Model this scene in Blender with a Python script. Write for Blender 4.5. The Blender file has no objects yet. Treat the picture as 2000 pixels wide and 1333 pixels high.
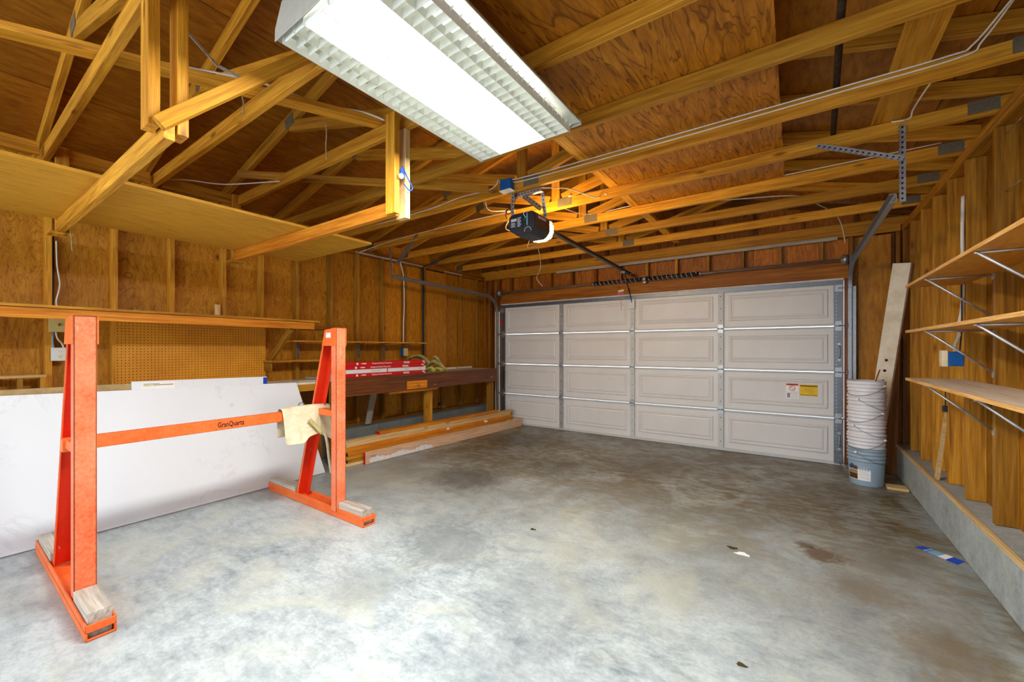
import bpy, bmesh, math, random
from mathutils import Vector, Matrix
random.seed(7)
D = bpy.data
C = bpy.context.scene.collection
PI = math.pi

# ------------------------------------------------------------------ helpers
def lin(r, g, b):
    f = lambda c: (c / 255 / 12.92) if c / 255 <= .04045 else ((c / 255 + .055) / 1.055) ** 2.4
    return (f(r), f(g), f(b), 1)

def lw(r, g, b):
    c = lin(r, g, b)
    return (c[0]*1.05, c[1]*.97, c[2]*.5, 1)

WM = {}
def wm(o):
    return WM.get(o.name, Matrix())

def place(o, M, parent=None):
    C.objects.link(o)
    if parent:
        o.parent = parent
        o.matrix_parent_inverse = Matrix()
        o.matrix_basis = wm(parent).inverted() @ M
    else:
        o.matrix_basis = M
    WM[o.name] = M.copy()
    return o

def tag(o, label=None, cat=None, group=None, kind=None):
    if label: o['label'] = label
    if cat: o['category'] = cat
    if group: o['group'] = group
    if kind: o['kind'] = kind
    return o

def thing(name, loc, label, cat, group=None, kind=None):
    o = D.objects.new(name, None)
    o.empty_display_size = .05
    place(o, Matrix.Translation(loc))
    return tag(o, label, cat, group, kind)

def frame(xdir, up):
    x = Vector(xdir).normalized(); up = Vector(up)
    z = (up - x * up.dot(x))
    if z.length < 1e-5:
        up = Vector((0, 1, 0)); z = (up - x * up.dot(x))
    z.normalize(); y = z.cross(x)
    return Matrix(((x.x, y.x, z.x), (x.y, y.y, z.y), (x.z, y.z, z.z))).to_4x4()

def bm_box(bm, c, s, M=None, mi=0):
    r = bmesh.ops.create_cube(bm, size=1)
    T = Matrix.Translation(c) @ Matrix.Diagonal((s[0], s[1], s[2], 1))
    if M is not None: T = M @ T
    bmesh.ops.transform(bm, matrix=T, verts=r['verts'])
    fs = set()
    for v in r['verts']:
        for f in v.link_faces: fs.add(f)
    for f in fs: f.material_index = mi
    return r['verts']

def bm_rng(bm, x, y, z, mi=0):
    return bm_box(bm, ((x[0]+x[1])/2, (y[0]+y[1])/2, (z[0]+z[1])/2), (abs(x[1]-x[0]), abs(y[1]-y[0]), abs(z[1]-z[0])), None, mi)

def bm_bar(bm, p0, p1, w, t, up=(0, 0, 1), mi=0):
    p0 = Vector(p0); p1 = Vector(p1)
    M = Matrix.Translation((p0 + p1) / 2) @ frame(p1 - p0, up)
    return bm_box(bm, (0, 0, 0), ((p1 - p0).length, t, w), M, mi)

def bm_cyl(bm, p0, p1, r, n=14, r2=None, mi=0, caps=True):
    p0 = Vector(p0); p1 = Vector(p1)
    L = (p1 - p0).length
    q = bmesh.ops.create_cone(bm, cap_ends=caps, segments=n, radius1=r, radius2=r if r2 is None else r2, depth=L)
    rot = Vector((0, 0, 1)).rotation_difference((p1 - p0).normalized()).to_matrix().to_4x4()
    bmesh.ops.transform(bm, matrix=Matrix.Translation((p0 + p1) / 2) @ rot, verts=q['verts'])
    fs = set()
    for v in q['verts']:
        for f in v.link_faces: fs.add(f)
    for f in fs:
        f.material_index = mi
        if len(f.verts) == 4: f.smooth = True

def smooth_path(pts, k=6):
    pts = [Vector(p) for p in pts]
    if len(pts) < 3: return pts
    out = []
    P = [pts[0]] + pts + [pts[-1]]
    for i in range(1, len(P) - 2):
        a, b, c, d = P[i-1], P[i], P[i+1], P[i+2]
        for j in range(k):
            t = j / k
            out.append(.5*((2*b)+(c-a)*t+(2*a-5*b+4*c-d)*t*t+(3*b-a-3*c+d)*t**3))
    out.append(pts[-1])
    return out

def bm_tube(bm, pts, r, n=7, mi=0, smooth=6):
    pts = smooth_path(pts, smooth) if smooth else [Vector(p) for p in pts]
    rings = []; prev = None
    for i, p in enumerate(pts):
        d = (pts[min(i+1, len(pts)-1)] - pts[max(i-1, 0)])
        d = d.normalized() if d.length > 1e-9 else Vector((1, 0, 0))
        if prev is None:
            u = d.orthogonal().normalized()
        else:
            u = (prev - d * prev.dot(d)); u = u.normalized() if u.length > 1e-6 else d.orthogonal().normalized()
        prev = u; v = d.cross(u)
        rings.append([bm.verts.new(p + (u*math.cos(2*PI*k/n) + v*math.sin(2*PI*k/n))*r) for k in range(n)])
    for a, b in zip(rings, rings[1:]):
        for k in range(n):
            f = bm.faces.new((a[k], a[(k+1) % n], b[(k+1) % n], b[k])); f.smooth = True; f.material_index = mi
    for ring in (rings[0][::-1], rings[-1]):
        f = bm.faces.new(ring); f.material_index = mi

def bm_lathe(bm, prof, n=36, c=(0, 0, 0), mi=0, sharp=True):
    rings = []
    for r, z in prof:
        rings.append([bm.verts.new((c[0]+r*math.cos(2*PI*k/n), c[1]+r*math.sin(2*PI*k/n), c[2]+z)) for k in range(n)])
    for a, b in zip(rings, rings[1:]):
        for k in range(n):
            f = bm.faces.new((a[k], a[(k+1) % n], b[(k+1) % n], b[k])); f.smooth = True; f.material_index = mi

def bm_poly(bm, pts, thick, mi=0):
    """extruded polygon: pts list of 3d, thick = vector"""
    a = [bm.verts.new(Vector(p)) for p in pts]
    b = [bm.verts.new(Vector(p) + Vector(thick)) for p in pts]
    n = len(a)
    fs = [bm.faces.new(a[::-1]), bm.faces.new(b)]
    for i in range(n):
        fs.append(bm.faces.new((a[i], a[(i+1) % n], b[(i+1) % n], b[i])))
    for f in fs: f.material_index = mi
    bmesh.ops.recalc_face_normals(bm, faces=fs)

def finish(name, bm, mats, parent=None, origin=None, bevel=0, label=None, segs=1):
    """world-space bmesh -> one mesh object whose origin is its box centre"""
    if bevel:
        bmesh.ops.bevel(bm, geom=[e for e in bm.edges if e.is_manifold and e.calc_face_angle(0) > .6], offset=bevel, segments=segs, affect='EDGES', clamp_overlap=True)
    if origin is None:
        xs = [v.co for v in bm.verts]
        lo = Vector([min(v[i] for v in xs) for i in range(3)]); hi = Vector([max(v[i] for v in xs) for i in range(3)])
        origin = (lo + hi) / 2
    origin = Vector(origin)
    bmesh.ops.translate(bm, vec=-origin, verts=bm.verts)
    me = D.meshes.new(name); bm.to_mesh(me); bm.free()
    for m in (mats if isinstance(mats, (list, tuple)) else [mats]): me.materials.append(m)
    o = D.objects.new(name, me)
    place(o, Matrix.Translation(origin), parent)
    if label: o['label'] = label
    return o

def board(name, parent, p0, p1, w, t, mat, up=(0, 0, 1), bev=.0025):
    """a sawn board: local X along its length"""
    p0 = Vector(p0); p1 = Vector(p1)
    M = Matrix.Translation((p0 + p1) / 2) @ frame(p1 - p0, up)
    bm = bmesh.new(); bm_box(bm, (0, 0, 0), ((p1 - p0).length, t, w))
    if bev: bmesh.ops.bevel(bm, geom=bm.edges[:], offset=bev, segments=1, affect='EDGES')
    me = D.meshes.new(name); bm.to_mesh(me); bm.free(); me.materials.append(mat)
    return place(D.objects.new(name, me), M, parent)

def bx(name, parent, x, y, z, mat, bev=.002):
    """axis aligned board, grain along its longest side"""
    c = Vector(((x[0]+x[1])/2, (y[0]+y[1])/2, (z[0]+z[1])/2))
    s = [abs(x[1]-x[0]), abs(y[1]-y[0]), abs(z[1]-z[0])]
    k = s.index(max(s))
    d = Vector([1 if i == k else 0 for i in range(3)])
    p0 = c - d*s[k]/2; p1 = c + d*s[k]/2
    if k == 0: return board(name, parent, p0, p1, s[2], s[1], mat, (0, 0, 1), bev)
    if k == 1: return board(name, parent, p0, p1, s[2], s[0], mat, (0, 0, 1), bev)
    return board(name, parent, p0, p1, s[1], s[0], mat, (0, 1, 0), bev)

def text(name, parent, s, size, M, mat, width=None, ext=.0004):
    cu = D.curves.new('tmp', 'FONT'); cu.body = s; cu.size = size; cu.align_x = 'CENTER'; cu.align_y = 'CENTER'; cu.extrude = ext
    cu.resolution_u = 2; cu.offset = size*.014
    t = D.objects.new('tmp', cu); C.objects.link(t)
    dg = bpy.context.evaluated_depsgraph_get()
    me = D.meshes.new_from_object(t.evaluated_get(dg))
    D.objects.remove(t); D.curves.remove(cu)
    me.name = name
    if width:
        xs = [v.co.x for v in me.vertices]; w = max(xs) - min(xs)
        me.transform(Matrix.Diagonal((width / w, 1, 1, 1)))
    me.materials.clear(); me.materials.append(mat)
    return place(D.objects.new(name, me), M, parent)

def mx(o, x, y, z):
    M = Matrix((x, y, z)).transposed().to_4x4(); M.translation = Vector(o)
    return M

# ------------------------------------------------------------------ materials
class N:
    def __init__(s, name):
        s.m = D.materials.new(name); s.m.use_nodes = True
        s.t = s.m.node_tree; s.b = s.t.nodes['Principled BSDF']
    def n(s, ty, **kw):
        x = s.t.nodes.new('ShaderNode' + ty)
        for k, v in kw.items(): setattr(x, k, v)
        return x
    def l(s, a, b): s.t.links.new(a, b)
    def math(s, op, a, b=None, c=None):
        x = s.n('Math', operation=op)
        for i, v in enumerate((a, b, c)):
            if v is None: continue
            if isinstance(v, (int, float)): x.inputs[i].default_value = v
            else: s.l(v, x.inputs[i])
        return x.outputs[0]
    def coord(s, rand=True):
        tc = s.n('TexCoord'); oi = s.n('ObjectInfo')
        s.rnd = oi.outputs['Random']
        if not rand: return tc.outputs['Object']
        a = s.n('VectorMath', operation='ADD')
        s.l(tc.outputs['Object'], a.inputs[0])
        k = s.n('CombineXYZ')
        s.l(s.math('MULTIPLY', s.rnd, 37), k.inputs[0]); s.l(s.math('MULTIPLY', s.rnd, 91), k.inputs[1]); s.l(s.math('MULTIPLY', s.rnd, 53), k.inputs[2])
        s.l(k.outputs[0], a.inputs[1])
        return a.outputs[0]
    def map(s, v, sc):
        m = s.n('Mapping'); m.inputs['Scale'].default_value = sc; s.l(v, m.inputs[0]); return m.outputs[0]
    def noise(s, v, sc=1, det=4, rough=.55, dist=0):
        x = s.n('TexNoise'); x.inputs['Scale'].default_value = sc; x.inputs['Detail'].default_value = det
        x.inputs['Roughness'].default_value = rough; x.inputs['Distortion'].default_value = dist
        s.l(v, x.inputs['Vector']); return x.outputs[0]
    def ramp(s, f, stops):
        r = s.n('ValToRGB'); e = r.color_ramp.elements
        while len(e) < len(stops): e.new(.5)
        for q, (p, c) in zip(e, stops):
            q.position = p; q.color = c if isinstance(c, (tuple, list)) else (c, c, c, 1)
        s.l(f, r.inputs[0]); return r.outputs[0]
    def mix(s, f, a, b, mode='MIX'):
        x = s.n('Mix', data_type='RGBA', blend_type=mode)
        if isinstance(f, (int, float)): x.inputs[0].default_value = f
        else: s.l(f, x.inputs[0])
        for i, v in ((6, a), (7, b)):
            if isinstance(v, (tuple, list)): x.inputs[i].default_value = v
            else: s.l(v, x.inputs[i])
        return x.outputs[2]
    def out(s, col, rough=.6, spec=.3, metal=0, bump=None, bs=.2, bd=.002):
        if isinstance(col, (tuple, list)): s.b.inputs['Base Color'].default_value = col
        else: s.l(col, s.b.inputs['Base Color'])
        if isinstance(rough, (int, float)): s.b.inputs['Roughness'].default_value = rough
        else: s.l(rough, s.b.inputs['Roughness'])
        s.b.inputs['Specular IOR Level'].default_value = spec
        s.b.inputs['Metallic'].default_value = metal
        if bump is not None:
            b = s.n('Bump'); b.inputs['Strength'].default_value = bs; b.inputs['Distance'].default_value = bd
            s.l(bump, b.inputs['Height']); s.l(b.outputs[0], s.b.inputs['Normal'])
        return s.m

def plain(name, c, rough=.5, spec=.3, metal=0, var=.12, sc=9):
    n = N(name); v = n.coord(); f = n.noise(v, sc, 4)
    d = tuple(x*(1-var*2) for x in c[:3]) + (1,); h = tuple(min(1, x*(1+var)) for x in c[:3]) + (1,)
    return n.out(n.ramp(f, [(.3, d), (.7, h)]), rough, spec, metal)

def wood(name, dark, mid, light, rough=.55, spec=.25, knots=1.0, tonal=.55):
    n = N(name); v = n.coord()
    g = n.noise(n.map(v, (1.6, 34, 34)), 1, 6, .6, .5)
    fine = n.noise(n.map(v, (5, 190, 190)), 1, 3, .6)
    broad = n.noise(n.map(v, (.9, 5, 5)), 1, 3)
    base = n.ramp(g, [(.28, dark), (.48, mid), (.72, light)])
    tone = n.ramp(n.math('ADD', n.math('MULTIPLY', broad, .6), n.math('MULTIPLY', n.rnd, .5)), [(.2, (1-tonal,)*3 + (1,)), (.85, (1.12, 1.1, 1.05, 1))])
    base = n.mix(1, base, tone, 'MULTIPLY')
    base = n.mix(n.ramp(fine, [(.42, .35), (.6, 0)]), base, tuple(x*.5 for x in dark[:3]) + (1,))
    if knots:
        vo = n.n('TexVoronoi'); vo.inputs['Scale'].default_value = 1
        n.l(n.map(v, (2.1, 7, 7)), vo.inputs['Vector'])
        base = n.mix(n.ramp(vo.outputs['Distance'], [(.05, knots), (.13, 0)]), base, tuple(x*.35 for x in dark[:3]) + (1,))
    return n.out(base, rough, spec, 0, g, .25, .001)

def ply(name, dark, mid, light, axis='X', rough=.5, spec=.3, sheet=None, lines=1.0, knots=1.0, sc=1.0, al=.75, freq=24):
    """rotary-cut plywood: contour-like figure along one axis, football patches and knots"""
    n = N(name); v = n.coord()
    s = {'X': (al, 3.2, 3.2), 'Y': (3.2, al, 3.2), 'Z': (3.2, 3.2, al)}[axis]
    s = tuple(x*sc for x in s)
    f = n.noise(n.map(v, s), 1, 4, .5, .8)
    fr = n.math('FRACT', n.math('MULTIPLY', f, freq))
    tri = n.math('ABSOLUTE', n.math('SUBTRACT', fr, .5))
    g = n.noise(n.map(v, tuple(x*9 for x in s)), 1, 5, .65)
    broad = n.noise(v, 1.1, 3)
    base = n.ramp(n.math('ADD', n.math('MULTIPLY', g, .7), n.math('MULTIPLY', broad, .3)), [(.3, dark), (.5, mid), (.7, light)])
    base = n.mix(n.ramp(tri, [(.36, 0), (.5, .55*lines)]), base, tuple(x*.6 for x in dark[:3]) + (1,))
    if knots:
        vo = n.n('TexVoronoi'); vo.inputs['Scale'].default_value = 1
        n.l(n.map(v, tuple({al*sc: 1.7, 3.2*sc: 2.6}[x] for x in s)), vo.inputs['Vector'])
        base = n.mix(n.ramp(vo.outputs['Distance'], [(.05, .9*knots), (.09, 0)]), base, tuple(x*.3 for x in dark[:3]) + (1,))
    tone = n.ramp(n.rnd, [(0, (.8, .78, .75, 1)), (1, (1.1, 1.1, 1.1, 1))])
    base = n.mix(1, base, tone, 'MULTIPLY')
    if sheet:
        tc = n.n('TexCoord'); sp = n.n('SeparateXYZ'); n.l(tc.outputs['Object'], sp.inputs[0])
        for ax, step in sheet:
            q = n.math('FRACT', n.math('ADD', n.math('DIVIDE', sp.outputs['XYZ'.index(ax)], step), 100.272))
            line = n.math('LESS_THAN', n.math('ABSOLUTE', n.math('SUBTRACT', q, .5)), .0025/step)
            base = n.mix(line, base, (.01, .006, .003, 1))
            cell = n.math('FLOOR', n.math('ADD', n.math('DIVIDE', sp.outputs['XYZ'.index(ax)], step), 100.772))
            wn = n.n('TexWhiteNoise', noise_dimensions='1D'); n.l(cell, wn.inputs['W'])
            base = n.mix(1, base, n.ramp(wn.outputs['Value'], [(0, (.72, .7, .68, 1)), (1, (1.15, 1.12, 1.1, 1))]), 'MULTIPLY')
    return n.out(base, rough, spec, 0, g, .2, .001)

# wood tones
W_TRUSS = wood('wood_truss', lw(160, 104, 30), lw(214, 156, 60), lw(236, 186, 90), knots=.8, tonal=.45)
W_STUD = wood('wood_stud', lw(132, 88, 28), lw(188, 134, 52), lw(216, 166, 80), knots=.7)
W_STUDD = wood('wood_stud_dark', lw(104, 62, 20), lw(152, 98, 36), lw(184, 128, 58), knots=.6)
W_PALE = wood('wood_pale', lin(200, 160, 100), lin(232, 200, 140), lin(244, 220, 168), knots=.7, tonal=.3)
W_ORANGE = wood('wood_orange', lw(180, 100, 24), lw(225, 145, 50), lw(240, 175, 80), knots=.4, tonal=.25)
W_BENCH = wood('wood_bench', lin(84, 42, 16), lin(132, 72, 28), lin(164, 98, 44), rough=.4, spec=.4, knots=.5)
W_HEADER = wood('wood_header', lw(134, 76, 22), lw(186, 116, 40), lw(212, 146, 62), knots=.8)
W_PINK = wood('wood_pink', lin(196, 150, 118), lin(222, 184, 150), lin(234, 206, 178), knots=.4, tonal=.15)
W_GREY = wood('wood_grey', lin(140, 132, 120), lin(192, 186, 176), lin(214, 210, 202), knots=.3, tonal=.25)
W_SHELFTOP = wood('wood_pale_lit', lin(200, 180, 150), lin(228, 214, 192), lin(238, 228, 212), knots=.2, tonal=.15)  # pale counter wood; on the lowest right shelf it paints in lamplight
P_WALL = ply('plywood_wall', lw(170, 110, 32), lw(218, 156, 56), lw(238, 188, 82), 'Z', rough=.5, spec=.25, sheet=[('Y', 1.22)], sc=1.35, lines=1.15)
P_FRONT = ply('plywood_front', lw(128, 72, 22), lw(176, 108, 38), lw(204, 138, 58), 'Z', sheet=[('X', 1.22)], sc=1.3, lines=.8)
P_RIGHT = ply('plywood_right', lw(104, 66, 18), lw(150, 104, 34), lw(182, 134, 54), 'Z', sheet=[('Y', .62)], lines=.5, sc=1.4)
P_ROOF = ply('plywood_roof', lw(122, 76, 20), lw(172, 114, 36), lw(200, 144, 58), 'Y', sheet=[('X', 1.22), ('Y', 2.44)], lines=.45)
P_LOFT = ply('plywood_loft', lw(120, 70, 18), lw(174, 114, 36), lw(206, 146, 58), 'Y', sc=1.1, lines=1.5, al=.45, freq=20)
P_SHELF = ply('plywood_shelf', lw(190, 138, 46), lw(220, 168, 68), lw(232, 184, 88), 'X', lines=.35, knots=.2, rough=.6)
P_PANEL = ply('plywood_panel', lw(134, 86, 22), lw(172, 118, 36), lw(196, 142, 54), 'X', lines=.4, knots=.2)
P_SHELFR = ply('plywood_shelf_right', lw(176, 120, 50), lw(212, 156, 78), lw(228, 180, 104), 'X', lines=.5, knots=.2)

def edge_ply(name):
    n = N(name); v = n.coord(False); sp = n.n('SeparateXYZ'); n.l(v, sp.inputs[0])
    q = n.math('FRACT', n.math('MULTIPLY', sp.outputs[2], 220))
    g = n.noise(n.map(n.coord(), (6, 6, 200)), 1, 3)
    c = n.ramp(g, [(.3, lin(190, 130, 60)), (.7, lin(240, 196, 120))])
    c = n.mix(n.math('MULTIPLY', n.math('GREATER_THAN', q, .6), .4), c, lin(140, 88, 36))
    return n.out(c, .6)
P_EDGE = edge_ply('plywood_edge')

def concrete(name, light, dark, brown, amount, spec=.4, rough=.5):
    n = N(name); v = n.coord(False)
    a = n.noise(v, .9, 8, .62, .3); b = n.noise(v, 5.5, 9, .72, .6); cc = n.noise(v, 45, 4, .7); d = n.noise(n.map(v, (1, 1, 1)), 1.7, 7, .66, 1.2)
    e = n.noise(v, 13, 6, .7, .8)
    st_ = n.noise(n.map(v, (7, 16, 7)), 1, 9, .74, .4)
    mixv = n.math('ADD', n.math('ADD', n.math('MULTIPLY', a, .28), n.math('MULTIPLY', b, .32)), n.math('MULTIPLY', st_, .40))
    base = n.ramp(mixv, [(.36, dark), (.45, tuple((x*.5+y*.5) for x, y in zip(light, dark))), (.56, light)])
    base = n.mix(n.ramp(cc, [(.35, .22), (.6, 0)]), base, tuple(x*.5 for x in dark[:3]) + (1,))
    sp = n.n('SeparateXYZ'); n.l(v, sp.inputs[0])
    X, Y = sp.outputs[0], sp.outputs[1]
    # oil and dirt soaked in near the door and along the right footing
    zone = n.math('MAXIMUM', n.ramp(n.math('DIVIDE', Y, 10), [(.16, 0), (.42, 1)]), n.math('MULTIPLY', n.ramp(n.math('ADD', n.math('DIVIDE', X, 10), .5), [(.49, 0), (.60, 1)]), n.ramp(n.math('DIVIDE', n.math('ADD', Y, 5), 10), [(.3, .35), (.62, 1)])))
    f = n.math('MULTIPLY', n.math('MULTIPLY', n.ramp(n.math('ADD', n.math('MULTIPLY', d, .45), n.math('MULTIPLY', st_, .55)), [(.40, .22), (.54, 1)]), zone), amount)
    base = n.mix(n.ramp(n.noise(v, 1.3, 6, .6, 1), [(.5, 0), (.62, .5)]), base, tuple(x*y for x, y in zip(light[:3], (1.02, .95, .78))) + (1,))
    base = n.mix(f, base, brown)
    # one blotch of its own
    def blob(cx, cy, r, st=1.0):
        dx = n.math('SUBTRACT', X, cx); dy = n.math('SUBTRACT', Y, cy)
        dd = n.math('SQRT', n.math('ADD', n.math('MULTIPLY', dx, dx), n.math('MULTIPLY', dy, dy)))
        dd = n.math('ADD', dd, n.math('MULTIPLY', n.math('SUBTRACT', e, .5), r*1.6))
        return n.ramp(n.math('DIVIDE', dd, r), [(.45, st), (1.0, 0)])
    return n, base, blob, cc, b, spec, rough

n, base, blob, cc, b_, sp_, ro_ = concrete('concrete_floor', lin(182, 193, 195), lin(102, 116, 124), lin(98, 82, 42), .97)
off = (2.4, -2.15)   # floor origin -> world: X = x - 2.4 handled by the mesh origin at world zero
for (cx, cy, r, st, col) in [(.14, 3.32, .15, .85, lin(92, 66, 34)), (.05, 3.42, .07, .8, lin(92, 66, 34)), (.32, 2.95, .2, .45, lin(110, 88, 54)), (.55, 2.55, .24, .5, lin(110, 92, 60)),
                             (.62, 2.15, .3, .4, lin(120, 104, 74)), (-1.95, 2.05, .42, .55, lin(100, 106, 108)), (-1.1, 1.9, .5, .4, lin(112, 116, 116)), (-2.0, 1.45, .3, .4, lin(104, 112, 116)), (-.9, 1.35, .45, .35, lin(108, 116, 122)), (-2.8, 3.2, .5, .55, lin(66, 60, 46)), (-2.2, 4.1, .5, .5, lin(70, 62, 46)), (-1.4, 4.7, .6, .5, lin(76, 64, 44)), (-3.3, 5.0, .5, .6, lin(60, 54, 40))]:
    base = n.mix(blob(cx, cy, r, st), base, col)
FLOOR = n.out(base, n.ramp(b_, [(.3, .28), (.7, .5)]), .45, 0, cc, .25, .002)
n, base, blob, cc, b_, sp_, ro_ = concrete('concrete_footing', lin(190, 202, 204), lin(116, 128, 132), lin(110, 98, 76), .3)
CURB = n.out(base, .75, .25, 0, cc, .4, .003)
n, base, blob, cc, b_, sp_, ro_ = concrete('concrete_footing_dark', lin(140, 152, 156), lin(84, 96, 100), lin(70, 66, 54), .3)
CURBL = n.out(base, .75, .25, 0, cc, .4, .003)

def metal(name, c, rough=.35, dots=0):
    n = N(name); v = n.coord(); f = n.noise(v, 30, 4)
    col = n.ramp(f, [(.3, tuple(x*.7 for x in c[:3]) + (1,)), (.7, c)])
    if dots:
        vo = n.n('TexVoronoi'); vo.inputs['Scale'].default_value = dots; vo.inputs['Randomness'].default_value = .15
        n.l(v, vo.inputs['Vector'])
        col = n.mix(n.ramp(vo.outputs['Distance'], [(.2, .85), (.3, 0)]), col, (.05, .05, .05, 1))
    return n.out(col, n.ramp(f, [(.3, rough), (.7, rough+.18)]), .5, .85)
GALV = metal('galvanised_steel', lin(176, 182, 186))
GALVD = metal('galvanised_dark', lin(122, 128, 136))
GALVL = plain('galvanised_light', lin(168, 172, 174), .4, .5, .3, .1, 25)
GUSSET = metal('truss_plate', lin(150, 140, 118), .6, 120)
PERF = metal('perforated_angle', lin(188, 190, 192), .35)
ROD = metal('shelf_rod', lin(196, 198, 200), .4)
STEELBLK = plain('black_steel', lin(30, 30, 34), .35, .5)
DOORW = None
def door_paint():
    n = N('door_paint'); v = n.coord(False)
    f = n.noise(n.map(v, (60, 60, 400)), 1, 3, .6)
    g = n.noise(v, 3, 3)
    return n.out(n.ramp(g, [(.3, lin(212, 212, 212)), (.7, lin(218, 219, 219))]), .42, .4, 0, f, .35, .0015)
DOORW = door_paint()
WHITE = plain('white_enamel', lin(240, 240, 236), .35, .4, 0, .03)
WHITEM = plain('white_steel_rail', lin(196, 200, 200), .5, .3, 0, .03)
HOUSE = plain('fixture_white', lin(172, 172, 162), .4, .4, 0, .06, 20)
LOUV = N('louver_white')
LOUV.b.inputs['Transmission Weight'].default_value = 0
LOUV = LOUV.out(lin(232, 236, 230), .45, .4)
BLACKP = plain('black_plastic', lin(38, 38, 42), .42, .4)
BLACK = plain('black_ink', (.012, .012, .012, 1), .6, .2)
NAVYB = plain('dark_cable', lin(32, 34, 44), .5, .3)
CABLE = plain('white_cable', lin(226, 222, 210), .5, .3, 0, .05)
REDINK = plain('red_print', lin(206, 22, 30), .4, .35, 0, .05)
WHITEP = plain('white_print', lin(240, 240, 240), .5, .25, 0, .03)
GREYP = plain('grey_print', lin(150, 156, 160), .6, .2)
YELP = plain('yellow_print', lin(238, 196, 46), .5, .25, 0, .06)
ORGP = plain('orange_print', lin(206, 84, 30), .5, .25)
BLUEB = plain('blue_box', lin(18, 96, 176), .4, .4, 0, .06)
BLUET = plain('blue_tape', lin(16, 70, 190), .5, .3, 0, .08)
LBLUE = plain('light_blue_print', lin(130, 180, 214), .5, .3)
IVORY = plain('ivory_plastic', lin(216, 200, 130), .4, .4, 0, .04)
OUTW = plain('outlet_white', lin(214, 222, 222), .4, .4, 0, .04)
REDEND = plain('red_end_paint', lin(190, 20, 24), .55, .3, 0, .15, 40)
DARKEND = plain('dark_end', lin(58, 40, 44), .7, .2, 0, .3, 50)
GREENP = plain('green_wire', lin(60, 150, 60), .5)
PINKP = plain('pink_handle', lin(212, 80, 190), .5)
YGRN = plain('yellow_green_grip', lin(210, 214, 140), .5)
ROPE = plain('red_cord', lin(214, 90, 60), .7)
RUBBER = plain('weather_strip', lin(214, 214, 210), .6)
PEARL = plain('bucket_white', lin(226, 228, 234), .38, .4, 0, .05)
BGREY = plain('bucket_grey', lin(150, 172, 190), .38, .4, 0, .05)
BROWNP = plain('brown_print', lin(88, 62, 22), .5, .25, 0, .2, 30)
CREAM = plain('cream_print', lin(232, 222, 190), .5, .25)
LEAFM = plain('dry_leaf', lin(70, 62, 36), .8, .1)
CREAMB = None
def painted_board():
    n = N('painted_board'); v = n.coord(); f = n.noise(v, 6, 6, .7)
    return n.out(n.ramp(f, [(.3, lin(206, 196, 170)), (.6, lin(232, 226, 208))]), .5, .3)
CREAMB = painted_board()

def rack_paint(name, c1, c2, dust, amt):
    n = N(name); v = n.coord()
    f = n.noise(n.map(v, (1, 1, 1)), 3, 6, .7); g = n.noise(v, 55, 4, .7)
    base = n.ramp(f, [(.3, c1), (.7, c2)])
    base = n.mix(n.math('MULTIPLY', n.ramp(n.math('ADD', n.math('MULTIPLY', f, .5), n.math('MULTIPLY', g, .5)), [(.4, 0), (.62, 1)]), amt), base, dust)
    base = n.mix(n.ramp(n.noise(n.map(v, (40, 40, 3)), 1, 5, .75), [(.66, 0), (.74, .6)]), base, lin(236, 214, 200))
    return n.out(base, .5, .35, 0, g, .1, .001)
RACK = rack_paint('rack_orange', lin(226, 88, 18), lin(236, 108, 32), lin(242, 166, 114), .25)
RACKD = rack_paint('rack_dusty', lin(224, 84, 34), lin(234, 116, 66), lin(242, 170, 136), .45)
RACKIN = rack_paint('rack_red', lin(206, 34, 6), lin(222, 48, 10), lin(230, 100, 50), .12)

def quartz():
    n = N('white_quartz'); v = n.coord()
    a = n.noise(v, 1.6, 8, .65, 1.5)
    vein = n.math('ABSOLUTE', n.math('SUBTRACT', a, .5))
    m = n.ramp(n.noise(v, 1.3, 3), [(.45, 0), (.65, 1)])
    f = n.math('MULTIPLY', n.ramp(vein, [(0, .35), (.018, 0)]), m)
    return n.out(n.mix(f, lin(228, 233, 238), lin(166, 170, 176)), .35, .35)
QUARTZ = quartz()
def cloth(name, a, b, c):
    n = N(name); v = n.coord(); f = n.noise(v, 7, 6, .7, .6); g = n.noise(v, 260, 3)
    return n.out(n.ramp(f, [(.3, a), (.5, b), (.7, c)]), .85, .15, 0, g, .3, .001)
HIDE = cloth('leather_tan', lin(180, 164, 124), lin(208, 198, 166), lin(222, 214, 188))
WEB = cloth('webbing', lin(120, 112, 66), lin(176, 166, 106), lin(206, 198, 140))
WEBG = cloth('webbing_green', lin(150, 160, 40), lin(196, 206, 86), lin(214, 220, 130))

def pegboard():
    n = N('pegboard'); v = n.coord(False); sp = n.n('SeparateXYZ'); n.l(v, sp.inputs[0])
    q = []
    for i in (0, 1):
        fr = n.math('SUBTRACT', n.math('FRACT', n.math('ADD', n.math('DIVIDE', sp.outputs[i], .0254), 100)), .5)
        q.append(n.math('MULTIPLY', fr, fr))
    d = n.math('SQRT', n.math('ADD', q[0], q[1]))
    f = n.noise(v, 2.2, 6, .65); g = n.noise(v, 160, 3)
    base = n.ramp(n.math('ADD', n.math('MULTIPLY', f, .7), n.math('MULTIPLY', g, .3)), [(.32, lw(186, 122, 34)), (.68, lw(224, 164, 62))])
    return n.out(n.mix(n.math('LESS_THAN', d, .16), base, lin(40, 20, 6)), .45, .35)
PEG = pegboard()

def emit(name, c, s):
    m = D.materials.new(name); m.use_nodes = True
    b = m.node_tree.nodes['Principled BSDF']
    b.inputs['Base Color'].default_value = (.9, .9, .9, 1)
    b.inputs['Emission Color'].default_value = c; b.inputs['Emission Strength'].default_value = s
    return m
TUBE = emit('fluorescent_tube', (1, .985, .95, 1), 9)
LENS = emit('warm_lens', (1, .60, .20, 1), 60)

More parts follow.
